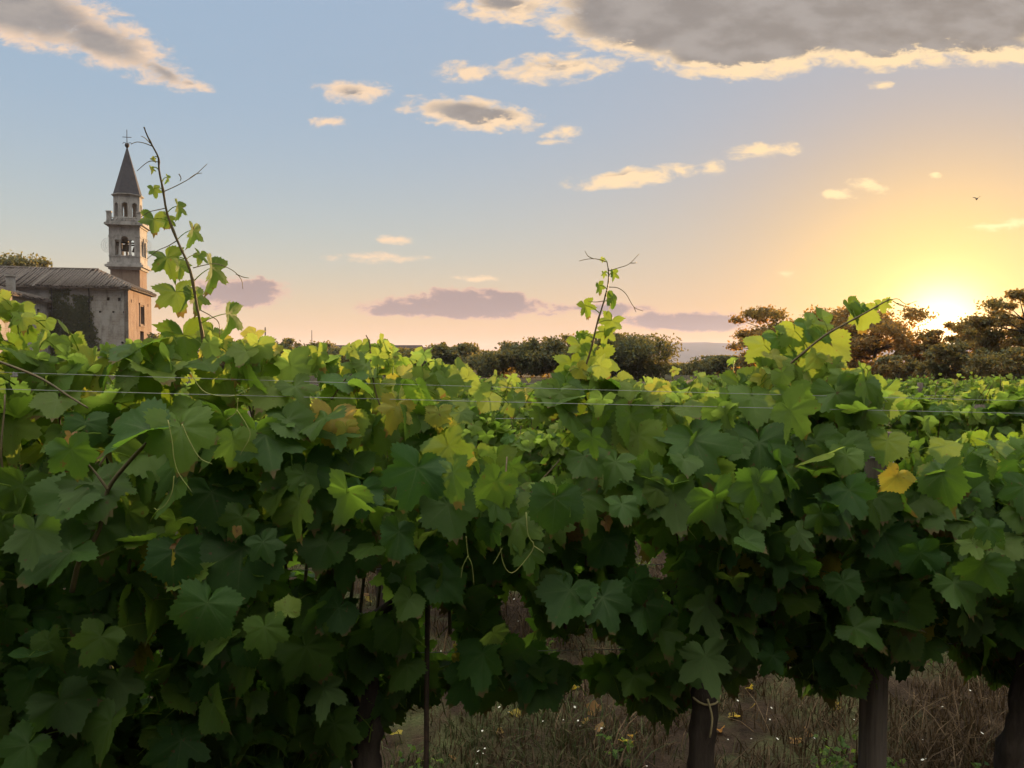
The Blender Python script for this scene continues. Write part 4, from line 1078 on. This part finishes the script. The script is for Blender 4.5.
# ------------------------------------------------------------------ trees, hedges and sheds in the distance
def tree(name, label, cat, group, px, D, top, wpx, style='round', low=0.25, dens=1.0, yel=0.12, seed=0, leaf=None):
    rg = np.random.default_rng(1000 + seed)
    base = P(px, HZ, D); H = EYE + (HZ - top + 2) * D / F; W = 1.12 * wpx * D / F / 2
    root = empty(name, (base[0], base[1], 0.0), label, cat, group)
    tm = MB(); r0 = 0.022 * H + .04
    lean = rg.normal(0, .03 * H, 2); zs = np.linspace(-.1, H * .8, 8)
    tp = np.stack([lean[0] * (zs / H) + rg.normal(0, .02 * H, 8) * (zs > .1), lean[1] * (zs / H), zs], 1)
    tm.tube(tp, np.linspace(r0, r0 * .25, 8), 7)
    cl = []
    nb = {'round': 60, 'feather': 64, 'pine': 40, 'hedge': 56}[style]
    zc, zr = H * (1 + low) / 2, H * (1 - low) / 2
    for q in range(nb):
        a = rg.uniform(0, 2 * pi)
        if style == 'feather':
            f = rg.uniform(low, 1.0); wid = W * (0.5 + .6 * sin(pi * min(1, (1 - f) / (1 - low) * .85 + .12))) ; rr0 = wid * sqrt(rg.random()) ; z = f * H * .96
        elif style == 'pine':
            e = rg.random(); rr0 = W * sqrt(e); z = H * (.80 + .16 * (1 - e)) + rg.normal(0, .02 * H)
        else:
            ct = rg.uniform(-.9, 1); st_ = sqrt(1 - ct * ct); k = rg.uniform(.45, 1.06) ; rr0 = W * st_ * k; z = zc + zr * ct * k
        c = np.array((rr0 * cos(a), rr0 * sin(a), z)); cl.append(c)
        if q % 2 == 0:
            st = tp[min(7, max(1, int(np.searchsorted(zs, z * .72)) - 0))]
            mid = (st + c) / 2 + np.array((0, 0, -.03 * H))
            tm.tube(bez(st, mid, c, 5), np.linspace(r0 * .32, r0 * .08, 5), 5, False)
    tm.build('trunk', M['tree_bark'], root, True)
    cm = MB(); ls = leaf or D * .0021
    cr_ = {'round': .25, 'feather': .21, 'pine': .30, 'hedge': .34}[style] * W
    area = wpx * (HZ - top)
    per = int(np.clip(area * 3.6 * dens / nb + 80, 90, 520))
    Vs, Ts = [], []
    for c in cl:
        yb = rg.normal(yel, .06); k = rg.uniform(.6, 1.25)
        flat = {'round': .8, 'feather': .5, 'pine': .5, 'hedge': .8}[style]
        n = int(per * k)
        off = rg.normal(0, 1, (n, 3)) * cr_ * .55 * k * np.array((1, 1, flat))
        pc = c + off; pc[:, 2] = np.maximum(pc[:, 2], .05); pc[:, 2] = np.minimum(pc[:, 2], H * 1.02 + rg.uniform(-.04, .04, n) * H)
        A = rg.normal(0, 1, (n, 3)); A /= np.linalg.norm(A, axis=1)[:, None]; Bq = np.cross(A, rg.normal(0, 1, (n, 3))); Bq /= np.linalg.norm(Bq, axis=1)[:, None]
        s = ls * rg.uniform(.6, 1.4, (n, 1))
        quad = np.stack([pc - A * s, pc + Bq * s * .55, pc + A * s, pc - Bq * s * .55], 1); Vs.append(quad.reshape(-1, 3))
        T3 = np.zeros((n, 3)); T3[:, 0] = np.clip(yb + rg.normal(0, .05, n), 0, .6); T3[:, 1] = rg.random(n); Ts.append(np.repeat(T3, 4, 0))
    V = np.concatenate(Vs); kq = np.arange(len(V) // 4) * 4
    cm.add(V, np.stack([kq, kq + 1, kq + 2, kq + 3], 1), None, np.concatenate(Ts)); cm.build('crown', M['tree_leaf'], root)
    return root


MID, RT = 'bushy trees beyond the vineyard', 'trees under the setting sun'  # sunset trees: warm backlit tone is put into their leaf tint
T_ = [
    ('round_tree', 'dark broad tree crown rising behind the church roof at the left edge', MID, 12, 128, 257, 66, 'round', .5, 1.6, .06),
    ('round_tree', 'dark tree behind the church roof, right of the broad crown', MID, 38, 130, 263, 44, 'round', .55, 1.4, .06),
    ('bush', 'dark bush right beside the church end wall', MID, 156, 95, 335, 20, 'hedge', .0, 1.2, .1),
    ('bush', 'small grey green bush between the church and the tall vine shoot', MID, 172, 105, 340, 22, 'hedge', .0, 1.2, .1),
    ('bush', 'low hedge bush behind the tall vine shoot', MID, 235, 100, 346, 60, 'hedge', .0, 1.2, .12),
    ('round_tree', 'small dark tree beside the thick utility pole', MID, 284, 100, 342, 34, 'round', .1, 1.5, .1),
    ('round_tree', 'small dark tree left of the long shed roof', MID, 323, 105, 343, 34, 'round', .1, 1.5, .1),
    ('bush', 'grey green bush in front of the left end of the long shed', MID, 352, 90, 352, 50, 'hedge', .0, 1.2, .12),
    ('bush', 'grey green bush in front of the right end of the long shed', MID, 408, 92, 352, 70, 'hedge', .0, 1.2, .12),
    ('round_tree', 'small tree in front of the short shed', MID, 443, 88, 346, 26, 'round', .1, 1.3, .12),
    ('round_tree', 'small pale tree right of the short shed', MID, 462, 92, 347, 32, 'round', .1, 1.3, .14),
    ('bush', 'bush left of the wide row of bushy trees', MID, 492, 85, 354, 44, 'hedge', .0, 1.4, .14),
    ('round_tree', 'bushy tree at the left of the wide tree row', MID, 522, 82, 345, 46, 'round', .05, 1.5, .12),
    ('round_tree', 'bushy tree in the middle of the wide tree row left of the middle vine shoot', MID, 556, 80, 338, 54, 'round', .05, 1.5, .11),
    ('round_tree', 'bushy tree directly behind the middle vine shoot', MID, 592, 80, 344, 46, 'round', .05, 1.6, .1),
    ('round_tree', 'largest dark round tree right of the middle vine shoot', MID, 624, 72, 338, 84, 'round', .02, 2.2, .03),
    ('bush', 'low bush before the purple hills', MID, 690, 100, 366, 52, 'hedge', .0, 1.2, .12),
    ('round_tree', 'small dark tree before the purple hills', MID, 722, 95, 359, 46, 'round', .05, 1.4, .1),
    ('feathery_tree', 'tall feathery tree at the left of the sunset trees, above the right vine shoot', RT, 780, 64, 312, 88, 'feather', .06, .8, .35),
    ('feathery_tree', 'feathery tree behind the tip leaves of the right vine shoot', RT, 828, 66, 318, 80, 'feather', .04, .8, .35),
    ('feathery_tree', 'open feathery tree just left of the setting sun', RT, 872, 62, 312, 96, 'feather', .04, .75, .4),
    ('feathery_tree', 'low open tree right below the setting sun', RT, 914, 62, 343, 50, 'feather', .0, .8, .4),
    ('round_tree', 'dark tree just right of the setting sun', RT, 962, 58, 324, 56, 'feather', .0, .9, .35),
    ('round_tree', 'dark tree second from the right edge', RT, 992, 54, 316, 56, 'feather', .0, .9, .35),
    ('round_tree', 'tallest dark tree of the sunset trees at the right edge', RT, 1026, 50, 291, 80, 'feather', .0, 1.0, .3),
    ('bush', 'low bush at the foot of the open tree right below the setting sun', RT, 900, 54, 358, 44, 'feather', .0, 1.5, .25),
    ('bush', 'bush at the foot of the dark trees just right of the setting sun', RT, 950, 50, 346, 48, 'feather', .0, 1.5, .25),
    ('bush', 'bush at the foot of the tallest tree at the right edge', RT, 1004, 47, 350, 56, 'feather', .0, 1.6, .25)]
for k, (nm, lab, grp, px, D, top, w, st, low, de, ye) in enumerate(T_):
    tree(nm, lab, 'bush' if nm == 'bush' else 'tree', grp, px, D, top, w, st, low, de, ye, seed=k)

def shed(label, x0, x1, D, top, thick, posts):
    a, b = P(x0, top, D), P(x1, top, D); z = a[2]; L = b[0] - a[0]
    root = empty('farm_shed', ((a[0] + b[0]) / 2, D, 0), label, 'shed', 'sheds beyond the vineyard')
    rf = MB(); th = thick * D / F
    for s in (-1, 1): roof_slab(rf, [(-L / 2, s * 5.0, z - .55), (L / 2, s * 5.0, z - .55), (L / 2, 0, z + .15), (-L / 2, 0, z + .15)][::s], .2)
    rf.build('roof', M['shed_roof'], root)
    MB().box(-L / 2 + .3, L / 2 - .3, 3.6, 4.0, 0, z - .7).build('back_wall', M['shed'], root)
    MB().box(-L / 2 + .2, L / 2 - .2, -4.9, -4.7, z - 1.0, z - .62).build('fascia', M['shed_roof'], root)
    for x in np.linspace(-L / 2 + .4, L / 2 - .4, posts): MB().box(x - .12, x + .12, -4.6, -4.36, -.2, z - .9).build('post', M['shed'], root)


shed('long low farm shed with dark roof beyond the vineyard', 330, 422, 135, 346, 4, 8)
shed('short farm shed with dark roof at the right end of the long one', 424, 456, 128, 348, 5, 4)
for (px, D, top, r, lab) in ((265.5, 115, 328, .12, 'thick dark utility pole on the skyline left of the small trees'), (312, 150, 331, .08, 'thin utility pole on the skyline between two small trees')):
    b = P(px, HZ, D); z = EYE + (HZ - top) * D / F
    root = empty('utility_pole', (b[0], b[1], 0), lab, 'utility pole', 'utility poles on the skyline')
    MB().tube([(0, 0, -.2), (0, 0, z)], np.array([r * 1.2, r * .8]), 8).build('pole', M['tree_bark'], root, True)
    MB().lathe([(.05, z - .02), (.07, z + .03), (.05, z + .1), (.03, z + .16)], 8, (0, 0, 0)).build('insulator', M['iron'], root, True)

# bird in the evening sky
bp = P(977, 199, 55); br_ = MB()
V = smooth_path([(-.16, 0, -.02), (-.08, 0, 0), (.06, 0, .02), (.15, 0, .04)], 9)
br_.tube(V, np.array([.008, .03, .042, .05, .052, .05, .045, .035, .01, .006])[:len(V)] if len(V) <= 10 else np.interp(np.linspace(0, 1, len(V)), [0, .3, .7, 1], [.008, .05, .045, .006]), 8)
for s in (-1, 1):
    w = [(.06, .03 * s, .03), (.10, .14 * s, .12), (.04, .26 * s, .17), (-.02, .25 * s, .16), (0, .13 * s, .10), (-.05, .03 * s, .02)]
    wv = np.array(w); br_.add(np.vstack([wv, wv + np.array((0, 0, -.012))]), [np.array([list(range(6))]), np.array([list(range(6, 12))[::-1]]), np.array([(i, 6 + i, 6 + (i + 1) % 6, (i + 1) % 6) for i in range(6)])])
bo = br_.build('bird', M['bird'], smooth=False); bo.location = [float(q) for q in bp]; bo.rotation_euler = (0, R(-25), R(35))
tag(bo, 'small dark bird flying in the sky above the setting sun', 'bird')
